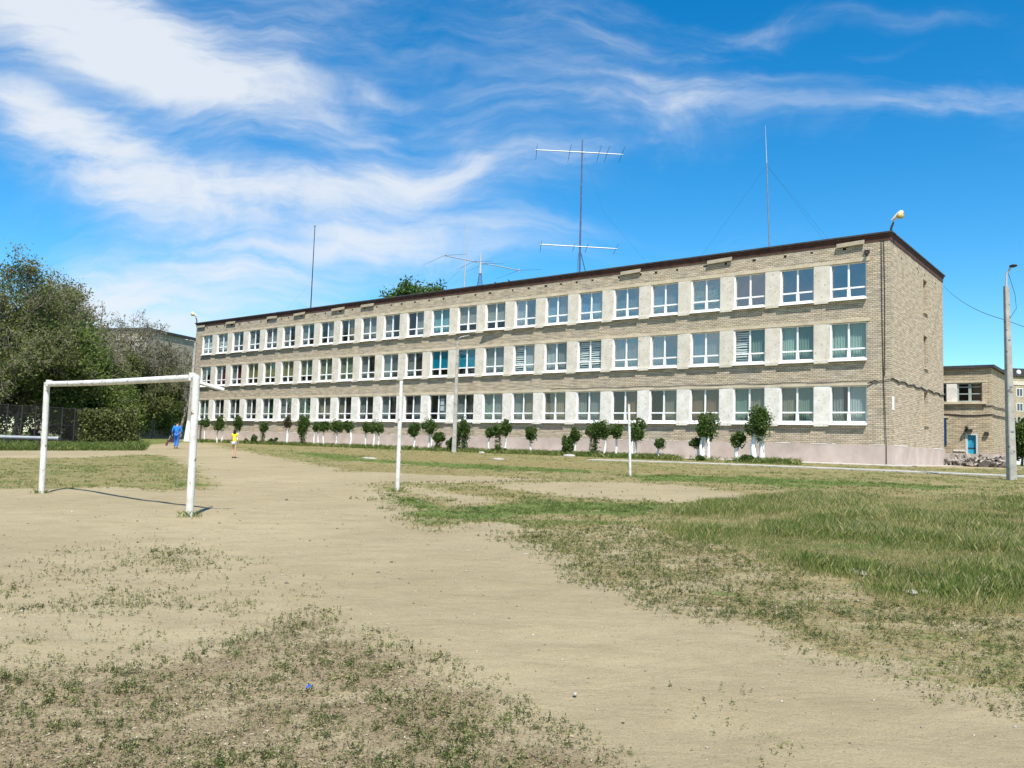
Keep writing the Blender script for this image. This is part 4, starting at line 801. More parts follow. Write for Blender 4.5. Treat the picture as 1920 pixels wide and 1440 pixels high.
def antennas():
    zr = ZB+ROOF
    def base(px, s): q = at_s(px, 500, s); return Vector((q.x, q.y, zr))
    def topz(px, py, y): return at_y(px, py, y).z
    # 1 far left mast
    b = base(586.5, S0+5); hz = topz(590, 424, b.y)-zr; dx = (at_y(590.5, 424, b.y)-b).x
    rt = empty('antenna_mast', b, 0, 'thin dark pole standing alone on the far left of the school roof', 'antenna mast', 'antenna masts on the school roof')
    MB().tube([(0, 0, 0), (dx*.4, 0, hz*.4), (dx, 0, hz)], [.06, .05, .035], 6).build('pole', M_['darkmetal'], rt)
    MB().tube([(dx*.1, 0, hz*.13), (dx*.1+1.0, .2, hz*.10)], .02, 4).add([], []).build('side_rod', M_['alu'], rt)
    MB().tube([(dx*.1, 0, hz*.42), (-2.5, .4, hz*.12), (-6, 1, .3)], .0055, 3).build('guy_wire', M_['cable'], rt)
    MB().box(dx-.09, dx+.09, -.08, .08, hz-.02, hz+.06).build('cap', M_['metal'], rt)
    # 2 white whip
    b = base(871.5, S0+6); hz = topz(873, 420, b.y)-zr
    rt = empty('antenna_mast', b, 0, 'thin white whip antenna left of the lattice mast', 'antenna mast', 'antenna masts on the school roof')
    MB().tube([(0, 0, 0), (.05, 0, hz*.5)], [.075, .06], 6).build('pole', M_['alu'], rt); MB().tube([(.05, 0, hz*.5), (.1, 0, hz)], [.05, .035], 5).build('whip', M_['alu'], rt)
    MB().tube([(.05, 0, hz*.5), (-3.4, .5, .2)], .007, 3).build('guy_wire', M_['cable'], rt)
    # 3 lattice mast with a long yagi
    b = base(901, S0+5); y = b.y; zt = topz(902, 474, y)-zr; zl = topz(902, 513, y)-zr
    rt = empty('lattice_mast', b, 0, 'short lattice mast carrying a long slanting white beam antenna', 'antenna mast')
    mb = MB(); w0, w1 = .34, .09; C4 = [(-1, -1), (1, -1), (1, 1), (-1, 1)]
    wf = lambda z: w0+(w1-w0)*z/zl
    for sx, sy in C4: rod(mb, (sx*w0, sy*w0, 0), (sx*w1, sy*w1, zl), .022, 4)
    zs = np.linspace(0, zl, 8)
    for i in range(7):
        for k in range(4):
            p, q = C4[k], C4[(k+1) % 4]; wa, wb = wf(zs[i]), wf(zs[i+1])
            rod(mb, (p[0]*wa, p[1]*wa, zs[i]), (q[0]*wb, q[1]*wb, zs[i+1]), .013, 3); rod(mb, (q[0]*wa, q[1]*wa, zs[i]), (p[0]*wb, p[1]*wb, zs[i+1]), .013, 3); rod(mb, (p[0]*wb, p[1]*wb, zs[i+1]), (q[0]*wb, q[1]*wb, zs[i+1]), .013, 3)
    mb.build('lattice', M_['bluemetal'], rt)
    MB().tube([(0, 0, zl), (0, 0, zl+.9), (0, 0, zt)], [.13, .09, .05], 8).build('mast_tube', M_['alu'], rt)
    cz = topz(902, 492.5, y)-zr; L = at_y(833, 479, y-2.5)-b; R = at_y(974, 507, y+2.8)-b
    MB().tube([L, Vector((0, .06, cz)), R], .04, 8).build('boom', M_['alu'], rt)
    bd = (R-L).normalized(); ed = Vector((bd.y, -bd.x, 0)).normalized()
    for t, l in ((.0, 2.9), (.38, 2.4), (.52, 2.5), (.99, 2.9)):
        p = L.lerp(R, t); MB().tube([p-ed*l-Vector((0, 0, .35)), p, p+ed*l-Vector((0, 0, .35))], [.01, .018, .01], 4).build('element', M_['metal'], rt)
    for e in (L, R): MB().tube([e+Vector((0, 0, -.14)), e+Vector((0, 0, .16))], .04, 5).build('boom_end', M_['alu'], rt)
    # 4 tall mast with two booms
    b = base(1087, S0+7); y = b.y; zt = topz(1092, 262, y)-zr; dx = (at_y(1092, 262, y)-b).x
    rt = empty('antenna_mast', b, 0, 'tallest roof mast with two white horizontal booms one above the other', 'antenna mast', 'antenna masts on the school roof')
    MB().tube([(0, 0, 0), (dx*.5, 0, zt*.5), (dx, 0, zt)], [.075, .065, .05], 8).build('pole', M_['bluemetal'], rt)
    for (py, xa, xb, els) in ((286.5, 1004, 1168, ((1006, 1.7), (1068, 2.0), (1123, 1.9), (1138, 1.8), (1166, 1.9))), (463.5, 1013, 1157, ((1014, 1.8), (1076, 1.2), (1100, 1.5), (1155, 1.7)))):
        z = topz(1090, py, y)-zr; cx = dx*z/zt; a = at_y(xa, py, y)-b; e = at_y(xb, py, y)-b; m0 = 1090
        MB().tube([(a.x, 0, z+.12), (cx, -.07, z+.02), (e.x, 0, z-.04)], .042, 8).build('boom', M_['alu'], rt)
        for px, l in els: p = at_y(px, py, y)-b; MB().tube([(p.x, -l, z-.08), (p.x, 0, z), (p.x, l, z-.08)], [.012, .02, .012], 4).build('element', M_['darkmetal'], rt)
    q = at_y(1104, 510, y)-b; z = topz(1088, 474, y)-zr; MB().tube([(.05, 0, z), (q.x+.3, 0, -.2)], .03, 5).build('brace', M_['darkmetal'], rt)
    MB().tube([(-.12, -.05, z), (-.2, -.06, z*.6), (-.06, -.05, .3)], .012, 4).build('feeder_cable', M_['cable'], rt)
    MB().tube([(dx, 0, zt*.93), (1.6, -1.5, zt*.5), (6.5, -3, .1)], .0042, 3).build('guy_wire', M_['cable'], rt)
    # 5 right mast
    b = base(1443.5, S0+3); y = b.y; dx = (at_y(1435, 235, y)-b).x; zt = topz(1435, 235, y)-zr
    rt = empty('antenna_mast', b, 0, 'slender pale whip mast with a white box at its foot, rightmost on the roof', 'antenna mast', 'antenna masts on the school roof')
    MB().tube([(0, 0, 0), (dx*.7, 0, zt*.72)], [.05, .035], 6).build('pole', M_['metal'], rt); MB().tube([(dx*.7, 0, zt*.72), (dx, 0, zt)], [.028, .010], 5).build('whip', M_['alu'], rt)
    MB().box(-.12, .45, -.3, .1, .12, .38).build('box', M_['alu'], rt); MB().ball((-.1, -.1, .22), .11).build('insulator', M_['alu'], rt)
    for ex, ey in ((-4.2, 1), (5.5, 2), (3.5, -2)): MB().tube([(dx*.68, 0, zt*.7), (ex, ey, .0)], .0042, 3).build('guy_wire', M_['cable'], rt)
    # birds
    for i, (px, py, lab) in enumerate(((928.5, 530, 'small dark bird perched on the roof edge right of the lattice mast'), (954.5, 527, 'dark bird on the roof edge, rightmost of two perched birds'))):
        q = at_s(px, py, S0+.3); q.z = zr+.004; rt = empty('bird', q, .6+i, lab, 'bird')
        skin('body', [(0, -.13, .10, .02, .012), (0, -.05, .12, .045, .04), (0, .03, .16, .045, .045), (0, .06, .21, .028, .028), (0, .075, .24, .03, .03), (0, .115, .237, .006)], [(0, 1), (1, 2), (2, 3), (3, 4), (4, 5)], M_['birdm'], rt, root=1)
        for sx in (-.015, .015): MB().tube([(sx, .0, .12), (sx, .01, 0)], .005, 4).build('leg', M_['darkmetal'], rt)
# ------------------------------------------------------------------ annex and other buildings
def annex():
    s = 62.0; c = at_s(1861, 866, s); tz = at_s(1861, 684, s).z; g = ZB; h = tz-g
    rt = empty('annex_building', (c.x, c.y, g), YAW-math.pi/2, 'lower two-storey brick annex with a bright blue door behind the school', 'annex building')
    sc = F_PX/c.y
    def lx(px, e=0):   # local x on the front plane
        q = at_s(px, 780, s+e); return float((np.array([q.x, q.y])-np.array([c.x, c.y]))@(-DV))
    def lz(px, py): return at_s(px, py, s).z-g
    xw0, xw1 = lx(1700), lx(1842); z0, z1 = lz(1840, 753), lz(1840, 717); xd0, xd1 = lx(1811), lx(1832); zd0, zd1 = lz(1820, 851), lz(1820, 813); XL = lx(1650); TH_ = .4; D = 7
    wl = MB()
    wl.box(XL, xw0, 0, TH_, -.5, h-.2); wl.box(xw1, 0, 0, TH_, z0, h-.2); wl.box(xw0, xw1, 0, TH_, z1, h-.2)
    wl.box(xw0, xd0, 0, TH_, .85, z0); wl.box(xd1, 0, 0, TH_, .85, z0); wl.box(xd0, xd1, 0, TH_, zd1, z0)
    wl.box(-TH_, 0, TH_, D, .85, h-.2); wl.build('wall', M_['brick_far'], rt)
    p = MB(); p.box(xw0, xd0, -.03, TH_, -.5, .847); p.box(xd1, .03, -.03, TH_, -.5, .847); p.box(-TH_, .03, TH_, D, -.5, .847); p.box(xd0, xd1, -.03, TH_, -.5, zd0); p.build('plinth', M_['plinth'], rt)
    r = MB(); r.box(XL, .2, -.2, D, h-.2, h); r.build('roof', M_['roofing'], rt)
    f = MB(); n = 7; xs = np.linspace(lx(1797), xw1, 3)
    d = MB(); d.box(xd0+.08, xd1-.08, .14, .20, zd0, zd1-.1); dr = d.build('door', M_['door'], rt)
    MB().box(xd0+.08, xd1-.08, .12, .138, zd0+.35, zd0+.42).build('rail', M_['darkmetal'], dr); MB().tube([(xd1-.25, .09, zd0+.85), (xd1-.25, .09, zd0+1.0)], .02, 5).build('handle', M_['darkmetal'], dr)
    f = MB(); f.box(xd0-.05, xd0+.08, -.02, .22, zd0, zd1-.0); f.box(xd1-.08, xd1+.02, -.02, .22, zd0, zd1); f.box(xd0+.08, xd1-.08, -.02, .22, zd1-.1, zd1); f.build('door_frame', M_['doorframe'], rt)
    def win(xa, xb, cols):
        f = MB(); f.box(xa, xa+.08, .16, .24, z0, z1); f.box(xb-.08, xb, .16, .24, z0, z1); f.box(xa+.08, xb-.08, .16, .24, z0, z0+.08); f.box(xa+.08, xb-.08, .16, .24, z1-.08, z1)
        for k in range(1, cols): x = xa+(xb-xa)*k/cols; f.box(x-.09, x+.09, .16, .24, z0+.08, z1-.08)
        for fr in (.42, .78):
            for k in range(cols):
                x0 = xa+(xb-xa)*k/cols+(.09 if k else .08); x1 = xa+(xb-xa)*(k+1)/cols-(.09 if k < cols-1 else .08); z = z0+(z1-z0)*fr; f.box(x0, x1, .17, .23, z-.035, z+.035)
        w = f.build('window', M_['greenframe'], rt); MB().box(xa+.05, xb-.05, .195, .205, z0+.05, z1-.05).build('pane', M_['gl3'], w); return w
    win(lx(1795), xw1, 2); win(xw0, lx(1775), 3)
    MB().box(lx(1775)+.01, lx(1795)-.01, .0, .3, z0+.0, z1-.05).build('blank_panel', M_['plaster_white'], rt)
    MB().box(xw0, xw1+.25, -.2, .12, z0-.16, z0-.003).build('sill', M_['lintel'], rt); MB().box(xw0, xw1+.3, -.02, .01, z1+.003, z1+.12).build('lintel', M_['lintel'], rt)
    MB().box(lx(1768), lx(1774.5), -.05, .02, lz(1772, 835), lz(1772, 784)).build('blue_panel', M_['bluestrip'], rt); MB().box(lx(1766), lx(1779), -.06, .02, lz(1772, 783.5), lz(1772, 780.5)).build('panel_lintel', M_['lintel'], rt)
    MB().box(lx(1787), lx(1809), -.05, -.031, lz(1790, 846), lz(1790, 843)).build('painted_edge', M_['plaster_white'], rt)
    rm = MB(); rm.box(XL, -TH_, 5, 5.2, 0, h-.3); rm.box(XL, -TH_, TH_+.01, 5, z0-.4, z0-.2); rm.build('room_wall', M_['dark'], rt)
    mb = MB(); zz = lz(1840, 777); mb.tube([(x, -.03, zz+.07*math.sin(x*1.3)) for x in np.linspace(XL, .03, 40)]+[(.05, y_, zz-.03*math.sin(y_)) for y_ in np.linspace(0, D, 12)], .035, 4)
    zz = lz(1840, 761); mb.tube([(xw1, -.03, zz), (0.03, -.03, zz)]+[(.05, y_, zz-.03*math.sin(y_)) for y_ in np.linspace(0.1, D, 12)], .03, 4); mb.build('wall_cable', M_['darkmetal'], rt)
    mb = MB(); q = lx(1817); mb.box(q-.25, q+.2, -.25, -.003, zd1+.15, zd1+.3); mb.box(q+.9, q+1.15, -.18, -.003, zd1-.1, zd1+.12); mb.ball((q-.1, -.3, zd1+.4), .12); mb.build('door_lamp', M_['darkmetal'], rt)
    # rubble heap in front
    rg = np.random.RandomState(5); mb = MB(); mb2 = MB()
    for i in range(520):
        px = rg.uniform(1768, 1895); e = rg.uniform(-5.5, -1.2); x = lx(px, e+0); top = lz(px, 852+rg.uniform(0, 14)+(px > 1850)*5); z = rg.uniform(-.1, 1)*max(.25, top)*(1-abs(e+3.4)/3.2*.7)
        q = Vector(rg.normal(size=3)).normalized(); a = q*rg.uniform(.08, .30); t = Vector(rg.normal(size=3)); u_ = q.cross(t).normalized(); w_ = q.cross(u_)
        mb.obox((x, e, max(z, .0)), a, u_*rg.uniform(.07, .24), w_*rg.uniform(.03, .08))
    o = mb.build('rubble', M_['rubble'], None); o.data.materials.append(M_['darkrubble']); nf = len(o.data.polygons)
    for i, p_ in enumerate(o.data.polygons): p_.material_index = 1 if (i//6) % 3 == 0 else 0
    o.location = rt.location; o.rotation_euler = rt.rotation_euler; tag(o, 'heap of broken concrete slabs below the blue door', 'rubble', kind='stuff')
    bpy.data.objects.remove(mb2.build('x', None)) if mb2.v and False else None
    return c
def block(name, x, y, rz, w, d, h, floors, label, cols, cat='apartment building', z=None, wm='panel'):
    rt = empty(name, (x, y, ZB if z is None else z), rz, label, cat)
    MB().box(-w/2, w/2, 0, d, -1, h).build('wall', M_[wm], rt); MB().box(-w/2-.3, w/2+.3, -.3, d+.3, h, h+.35).build('roof', M_['roofing'], rt)
    MB().box(-w/2-.1, w/2+.1, -.1, -.004, h-1.6, h-.9).build('cornice_band', M_['plaster'], rt)
    ww = w/cols
    for f in range(floors):
        for c in range(cols):
            xc = -w/2+(c+.5)*ww; zb = 1.6+f*(h-2.6)/floors
            fr = MB(); a, b, e, g = xc-ww*.24, xc+ww*.24, zb, zb+1.5
            fr.box(a, a+.09, -.04, .0, e, g); fr.box(b-.09, b, -.04, 0, e, g); fr.box(a+.09, b-.09, -.04, 0, e, e+.09); fr.box(a+.09, b-.09, -.04, 0, g-.09, g); fr.box(xc-.04, xc+.04, -.04, 0, e+.09, g-.09)
            q = fr.build('window', M_['white'], rt); MB().box(a+.05, b-.05, -.015, -.003, e+.05, g-.05).build('pane', M_['farglass'], q)
    return rt
def surroundings():
    # left apartment block seen through the trees
    q = at_y(205, 660, 125); block('apartment_block', q.x-1, 122, R_(-16), 19, 12, 15.8, 5, 'grey-tan panel apartment block half hidden behind the left elms', 7)
    q = at_y(1945, 700, 150); rt = block('apartment_block', q.x+4, 150, R_(4), 18, 12, (at_y(1900, 706, 150).z-ZB), 5, 'brick apartment block at the right edge beyond the lamp post', 7, wm='brick_far')
    h = at_y(1900, 706, 150).z-ZB
    for k, xx in enumerate((-7.6, -5.6)):
        MB().ball((xx, .3, h+.75), .45, .3, .5).build('roof_dish', M_['white'], rt)
    MB().box(-8.2, -3, 1, 4, h+.35, h+1.6).build('roof_house', M_['roofing'], rt)
    # white pierced concrete fence at the right
    a = at_y(1888, 858, 95); rt = empty('concrete_fence', (a.x, 95, ZB), 0, 'low white pierced concrete fence right of the lamp post', 'fence')
    for k in range(3):
        mb = MB(); x0 = k*3.0; mb.box(x0+.1, x0+2.9, -.04, .04, .1, .75); mb.box(x0+.1, x0+2.9, -.04, .04, 1.35, 1.6)
        for j in range(12): mb.box(x0+.15+j*.235, x0+.24+j*.235, -.04, .04, .752, 1.348)
        mb.build('panel', M_['fencewhite'], rt); MB().box(x0-.1, x0+.095, -.1, .1, -.3, 1.75).build('post', M_['fencewhite'], rt)
    # left railing with ivy, gas pipe
    a = Vector((*G(-140, 840), 0)); b = Vector((*G(246, 835), 0)); a.z = b.z = 0; n = 15; L = (b-a).length; rz = math.atan2(b.y-a.y, b.x-a.x)
    z0 = float(gz(b.x, b.y)); top = at_y(240, 771, b.y).z-z0
    rt = empty('metal_fence', (a.x, a.y, z0), rz, 'dark metal mesh fence on the left, partly overgrown with creeper', 'fence')
    for k in range(n+1):
        x = L*k/n; MB().tube([(x, 0, -.3), (x, 0, top)], .045, 6).build('fence_post', M_['darkmetal'], rt)
    for k in range(n):
        mb = MB(); x0 = L*k/n+.05; x1 = L*(k+1)/n-.05
        for zz in (.25, top*.5, top-.08): mb.tube([(x0, 0, zz), (x1, 0, zz)], .025, 4)
        for j in range(11): x = x0+(x1-x0)*(j+.5)/11; mb.tube([(x, 0, .25), (x, 0, top-.08)], .011, 3)
        mb.build('fence_panel', M_['darkmetal'], rt)
    p0 = Vector((*G(-140, 844), 0)); p1 = Vector((*G(106, 842), 0)); zz = at_y(60, 820.5, p1.y).z
    rt = empty('gas_pipe', (p0.x, p0.y, 0), 0, 'thick grey pipe running low above the weeds at far left', 'pipe')
    e = p1-p0; MB().tube([(0, 0, zz), (e.x, e.y, zz)], .10, 12).build('pipe_run', M_['pipe'], rt)
    MB().tube([(e.x, e.y, zz), (e.x+.05, e.y+.02, zz)], .13, 12).build('flange', M_['pipe'], rt)
    for t in (.1, .35, .6, .85): MB().tube([(e.x*t, e.y*t, float(gz(p0.x+e.x*t, p0.y+e.y*t))-.2), (e.x*t, e.y*t, zz-.09)], .05, 6).build('support', M_['darkmetal'], rt)
    # creeper on the fence
    rg = np.random.RandomState(11); k = 9000; t = rg.uniform(.70, 1.0, k); pts = np.stack([a.x+(b.x-a.x)*t, a.y+(b.y-a.y)*t, z0+top*rg.uniform(.02, 1.06, k)*(.62+.62*vnoise(t*30, t*0, 1., 3))], -1)
    pts[:, 0] += rg.normal(size=k)*.22; pts[:, 1] += rg.normal(size=k)*.22; o0 = pts.mean(0); v, f = leaf_quads(pts-o0, .085, rng=rg); ob = np_mesh('creeper', v, f, LEAF['elm'], np.repeat(rg.rand(k), 4)); ob.location = o0
    tag(ob, 'dense green creeper covering the right end of the mesh fence', 'creeper')
PR = [  # px, foot y, crown centre y, crown half width px, half height px, trunks, white, brown, label
 (381, 824, 792.5, 8.5, 8, 1, 1, 0, 'first small pruned tree in front of the school from the far left corner'),
 (410, 825, 794, 10.5, 15, 2, 1, 0, 'tall narrow pruned tree left of the girl in yellow'),
 (443, 824, 794, 8.5, 14, 1, 1, 0, 'narrow pruned tree right behind the girl in yellow'),
 (491, 830, 800, 8.5, 9, 1, 0, 0, 'small pruned tree with a thin unpainted trunk, right of the girl'),
 (537, 830, 794, 7.5, 12, 1, 2, 1, 'pruned tree with brownish leaves on a thick whitewashed trunk'),
 (566, 830, 798, 11, 18, 1, 0, 0, 'bushy pruned tree with leafy shoots down its trunk, right of the brown-leaved one'),
 (592, 833, 801, 9, 9, 2, 1, 0, 'small round pruned tree on twin white stems'),
 (607, 833, 799, 10, 9.5, 1, 1, 0, 'round pruned tree just right of the twin-stemmed one'),
 (629, 832, 799, 12, 13, 1, 1, 0, 'broad pruned tree, third of four close together'),
 (651, 835, 799, 9.5, 11, 2, 1, 0, 'pruned tree with a crooked white trunk, last of four close together'),
 (685, 837, 801, 8, 11, 1, 1, 0, 'slim pruned tree, left of a touching pair'),
 (704, 838, 801, 13, 13, 2, 1, 0, 'wide pruned tree, right of a touching pair left of the first white post'),
 (774, 835, 805, 10.5, 13, 1, 1, 0, 'pruned tree next right of the taller white post'),
 (803, 835, 799, 13.5, 14, 2, 1, 0, 'high-crowned pruned tree midway between the white post and the lamp pole'),
 (822, 834, 819, 11, 9, 2, 0, 0, 'short dark pruned tree just left of the concrete lamp pole'),
 (869, 836, 804, 14.5, 19, 2, 0, 0, 'large pruned tree just right of the concrete lamp pole'),
 (917, 840, 811, 9, 9.5, 1, 1, 0, 'small pruned tree on a white trunk left of a taller pair'),
 (933, 840, 804, 12, 13, 1, 0, 0, 'pruned tree on a grey trunk, left of a pair'),
 (946, 841, 801, 12.5, 14, 1, 1, 0, 'pruned tree on a white trunk, right of a pair'),
 (996, 846, 813, 10.5, 15, 1, 1, 0, 'solitary egg-shaped pruned tree standing before the brick wall base'),
 (1078, 853, 816, 10.5, 14, 1, 1, 0, 'slim pruned tree leaning over a dark bushy one'),
 (1115, 856, 806, 15, 17, 2, 0, 0, 'big dark pruned tree with grey trunks, left of a group of three'),
 (1131, 857, 806, 13, 17, 1, 1, 0, 'middle pruned tree of a group of three, on a white trunk'),
 (1155, 856, 808, 14, 14, 1, 1, 0, 'round pruned tree, right of a group of three'),
 (1194, 857, 807, 15.5, 21, 2, 1, 0, 'tall pruned tree just behind the shorter white post'),
 (1237, 861, 832, 9.5, 10, 1, 1, 0, 'smallest pruned tree, alone on a slim white stem'),
 (1305, 862, 830, 11, 10, 1, 1, 0, 'low pruned tree tucked left of a much bigger one'),
 (1325, 865, 800, 21, 26, 3, 1, 0, 'large pruned tree on several white trunks below the brown-curtained window'),
 (1384, 867, 826, 13, 15, 1, 2, 0, 'stubby pruned tree on a thick white trunk between two large ones'),
 (1424, 865, 794, 23, 30, 2, 2, 0, 'largest pruned tree, rightmost of the row')]
def pruned():
    for i, (px, fy, cy, hw, hh, ntr, wh, br, lab) in enumerate(PR):
        rg = random.Random(i+50); nr = np.random.RandomState(i+50); s = 41.6+rg.uniform(-.25, .25) if px < 1250 else 41.9
        b = foot_s(px, s); sc = b.y/F_PX*1.0; c = at_s(px, cy, s)-b; rx = hw*sc*1.02; rz_ = hh*sc
        rt = empty('pruned_tree', b, 0, lab, 'small tree', 'small pruned trees along the school wall')
        n = int(1100+2600*min(1.6, rx*rz_*2.2)); ls = .055+.02*min(rx, 1)
        pts = blob_pts(nr, n, (rx, rx*.9, rz_), clumps=10+int(6*rz_/rx), cr_=.46); pts += np.array([0, 0, c.z])
        ex = nr.normal(size=(n//12, 3)); ex /= np.linalg.norm(ex, axis=1)[:, None]; ex = ex*np.array([rx, rx, rz_])*nr.uniform(.85, 1.25, (len(ex), 1))+np.array([0, 0, c.z]); pts = np.concatenate([pts, ex])
        if wh == 0:
            k = n//6; sh_ = np.stack([nr.normal(size=k)*rx*.3, nr.normal(size=k)*rx*.3, nr.uniform(.1, c.z, k)], -1); pts = np.concatenate([pts, sh_])
        v, f = leaf_quads(pts, ls, rng=nr, aspect=.5); np_mesh('crown', v, f, LEAF['brown' if br else 'small'], np.repeat(nr.rand(len(pts)), 4), rt)
        tk = MB(); wm = MB()
        for k in range(ntr):
            a = rg.uniform(0, 6.28); off = (.0 if ntr == 1 else .13+.02*hw*.3); x0, y0 = math.cos(a+k*2.2)*off, math.sin(a+k*2.2)*off*.6; r = (.045+.0016*hw)*(1.7 if wh == 2 else 1); l1 = Vector((rg.uniform(-.12, .12), rg.uniform(-.1, .1), 0))
            ztop = c.z-rz_*.55; zw = ztop*rg.uniform(.80, .98) if wh else 0
            P0 = Vector((x0, y0, -.15)); P1 = Vector((x0*1.1+l1.x, y0*1.1+l1.y, ztop*.5)); P2 = Vector((x0*.7+l1.x*.5, y0*.6, ztop)); P3 = Vector((0, 0, c.z+rz_*.3))
            if wh: wm.tube([P0, P1, P1.lerp(P2, .5), P2], [r*1.25, r, r*.95, r*1.0], 8)
            else: tk.tube([P0, P1, P2], [r*1.1, r*.9, r*.8], 7)
            tk.tube([P2, P2.lerp(P3, .5)+l1*.5, P3], [r*.93, r*.6, r*.25], 5)
            for q in range(5):
                d = Vector((rg.gauss(0, 1), rg.gauss(0, 1), rg.uniform(-.2, 1))).normalized(); p = P2.lerp(P3, rg.random()*.8); tk.tube([p, p+Vector((d.x*rx, d.y*rx, d.z*rz_))*.8], [r*.4, .008], 4)
        tk.build('trunk', M_['bark'], rt)
        if wh: wm.build('limewashed_trunk', M_['limewash'], rt)
    # low bushes between the trees
    B = [(460, 826, 5.5, 6, 'tiny bush just right of the girl'), (475, 825, 8, 9, 'small spiky bush, second right of the girl'), (511, 826, 10, 8, 'low green bush near the wall between two pruned trees'),
         (849, 840, 19, 16, 'broad green bush at the foot of the concrete lamp pole'), (820, 838, 9, 6, 'low bush left of the lamp pole foot'), (933, 843, 8, 8, 'small round bush at the foot of a grey-trunked tree'),
         (1060, 849, 13, 22, 'dark leaning bush with no visible trunk left of a slim tree'), (1112, 858, 13, 7, 'low spreading bush under the group of three trees'), (1315, 864, 12, 7, 'low bush under the tree on several white trunks'), (1405, 866, 17, 8, 'low bush at the foot of the largest pruned tree'),
         (945, 842, 5, 5, 'tiny tuft right of the small round bush'), (771, 837, 8, 4, 'flat weedy bush below the tree by the taller white post')]
    for i, (px, fy, hw, hh, lab) in enumerate(B):
        b = foot_s(px, 41.2); sc = b.y/F_PX; shrub('bush', b, (hw*sc, hw*sc*.8, hh*sc), 300+i, LEAF['small'], lab, 'bush', 'low bushes along the school wall', n=int(300+hw*hh*5), lsize=.075, clumps=9, zc=hh*sc*.8)
def trees():
    T = lambda px, Y: Vector((at_y(px, 820, Y).x, Y, float(gz(at_y(px, 820, Y).x, Y))))
    g = 'elms on the left'
    L = [ # px, depth, height, kind, seed, lean, label
     (-30, 58, 13.0, 'a', 1, (.05, 0), 'tall twiggy elm at the left edge of the photo'),
     (30, 68, 13.4, 'e', 2, (.03, 0), 'tall elm with bare grey twigs reaching up and right'),
     (62, 76, 14.9, 'b', 13, (.12, 0), 'leafless-looking elm whose grey limb leans over the goal post'),
     (125, 66, 7.3, 'd', 3, (.0, 0), 'mid green leafy tree behind the goal and the creeper fence'),
     (25, 60, 8.8, 'd', 4, (.0, 0), 'leafy green tree behind the mesh fence at far left'),
     (185, 84, 8.4, 'c', 5, (.12, 0), 'leaning elm with dry twigs before the apartment block'),
     (232, 90, 8.6, 'c', 6, (-.1, 0), 'brownish twiggy elm over the middle of the goal'),
     (285, 95, 14.2, 'b', 7, (.05, 0), 'thin twiggy tree standing against the sky left of the school'),
     (335, 104, 12.8, 'b', 8, (-.02, 0), 'sparse dry tree nearest the left corner of the school'),
     (262, 104, 9.2, 'c', 14, (0, 0), 'drooping brown-twigged tree beyond the path end'),
     (190, 78, 6.0, 'd', 9, (0, 0), 'low leafy tree right above the creeper fence'),
     (290, 118, 7.6, 'd', 10, (0, 0), 'green tree under the twiggy elms behind the man'),
     (330, 125, 9.0, 'c', 12, (0, 0), 'far twiggy tree behind the whitewashed lamp pole')]
    for px, Y, h, k, sd_, ln, lab in L:
        b = T(px, Y)
        kw = dict(
            a=dict(leafm=LEAF['elm'], nleaf=4, lsize=.10, nch=(3, 2, 2, 2), shrink=.60, up=.03, wob=.17, r=.26, lspread=.28, base_frac=.52, keep=.50),
            e=dict(leafm=LEAF['elm2'], nleaf=3, lsize=.11, nch=(3, 2, 2, 2), shrink=.62, up=.03, wob=.19, r=.24, lspread=.22, base_frac=.52, minr=.016, keep=.42),
            b=dict(leafm=LEAF['elm2'], nleaf=3, lsize=.12, nch=(2, 2, 2, 1), shrink=.66, up=.035, wob=.20, r=.22, lspread=.14, base_frac=.48, minr=.020, keep=.30),
            c=dict(leafm=LEAF['elm'], nleaf=4, lsize=.13, nch=(3, 2, 2, 2), shrink=.62, up=-.01, wob=.25, r=.20, lspread=.22, base_frac=.46, minr=.018, keep=.8),
            d=dict(leafm=LEAF['dense'], nleaf=5, lsize=.125, nch=(3, 2, 2, 1), shrink=.64, up=.0, wob=.2, r=.18, lspread=.42, base_frac=.44, keep=.85))[k]
        make_tree('leafy_tree' if k == 'd' else 'elm_tree', b, h, sd_, kw.pop('leafm'), lab, 'tree', g, lean=ln, maxlev=4, **kw)
    U = [(60, 830, 14, 1.6, 'scrubby bush before the mesh fence near the pipe end'), (130, 831, 22, 1.9, 'green scrub at the foot of the creeper fence'), (190, 831, 16, 1.5, 'weedy scrub in front of the creeper'), (238, 834, 24, 1.6, 'low spreading bush at the right end of the creeper fence'), (-40, 832, 20, 1.5, 'scrub at the left edge of the field')]
    for i, (px, py, hw, hm, lab) in enumerate(U):
        b = foot(px, py); sc = b.y/F_PX; shrub('bush', b, (hw*sc, hw*sc*.6, hm*.42), 400+i, LEAF['elm' if i % 2 else 'dense'], lab, 'bush', 'scrub along the left fence', n=1500, lsize=.08, clumps=16, zc=hm*.3)
    # understorey that closes the gap below the elms
    for i, (px, Y, hw, hm, lab) in enumerate(((-60, 62, 5, 5.5, 'dark thicket under the leftmost elm'), (45, 70, 6, 6, 'dark thicket behind the mesh fence'), (150, 78, 6, 5.5, 'dark thicket behind the creeper fence'), (240, 105, 6.5, 5.0, 'shady thicket beyond the path end'), (305, 125, 6.5, 5.5, 'distant thicket left of the school corner'), (352, 150, 7, 7, 'distant thicket behind the school corner'))):
        b = T(px, Y); shrub('thicket', b, (hw, hw*.6, hm*.5), 500+i, LEAF['dense'], lab, 'thicket', 'thickets under the elms', n=5200, lsize=.13, clumps=40, zc=hm*.5)
    b = at_s(783, 500, S0+26); h = at_y(775, 548, b.y).z-ZB
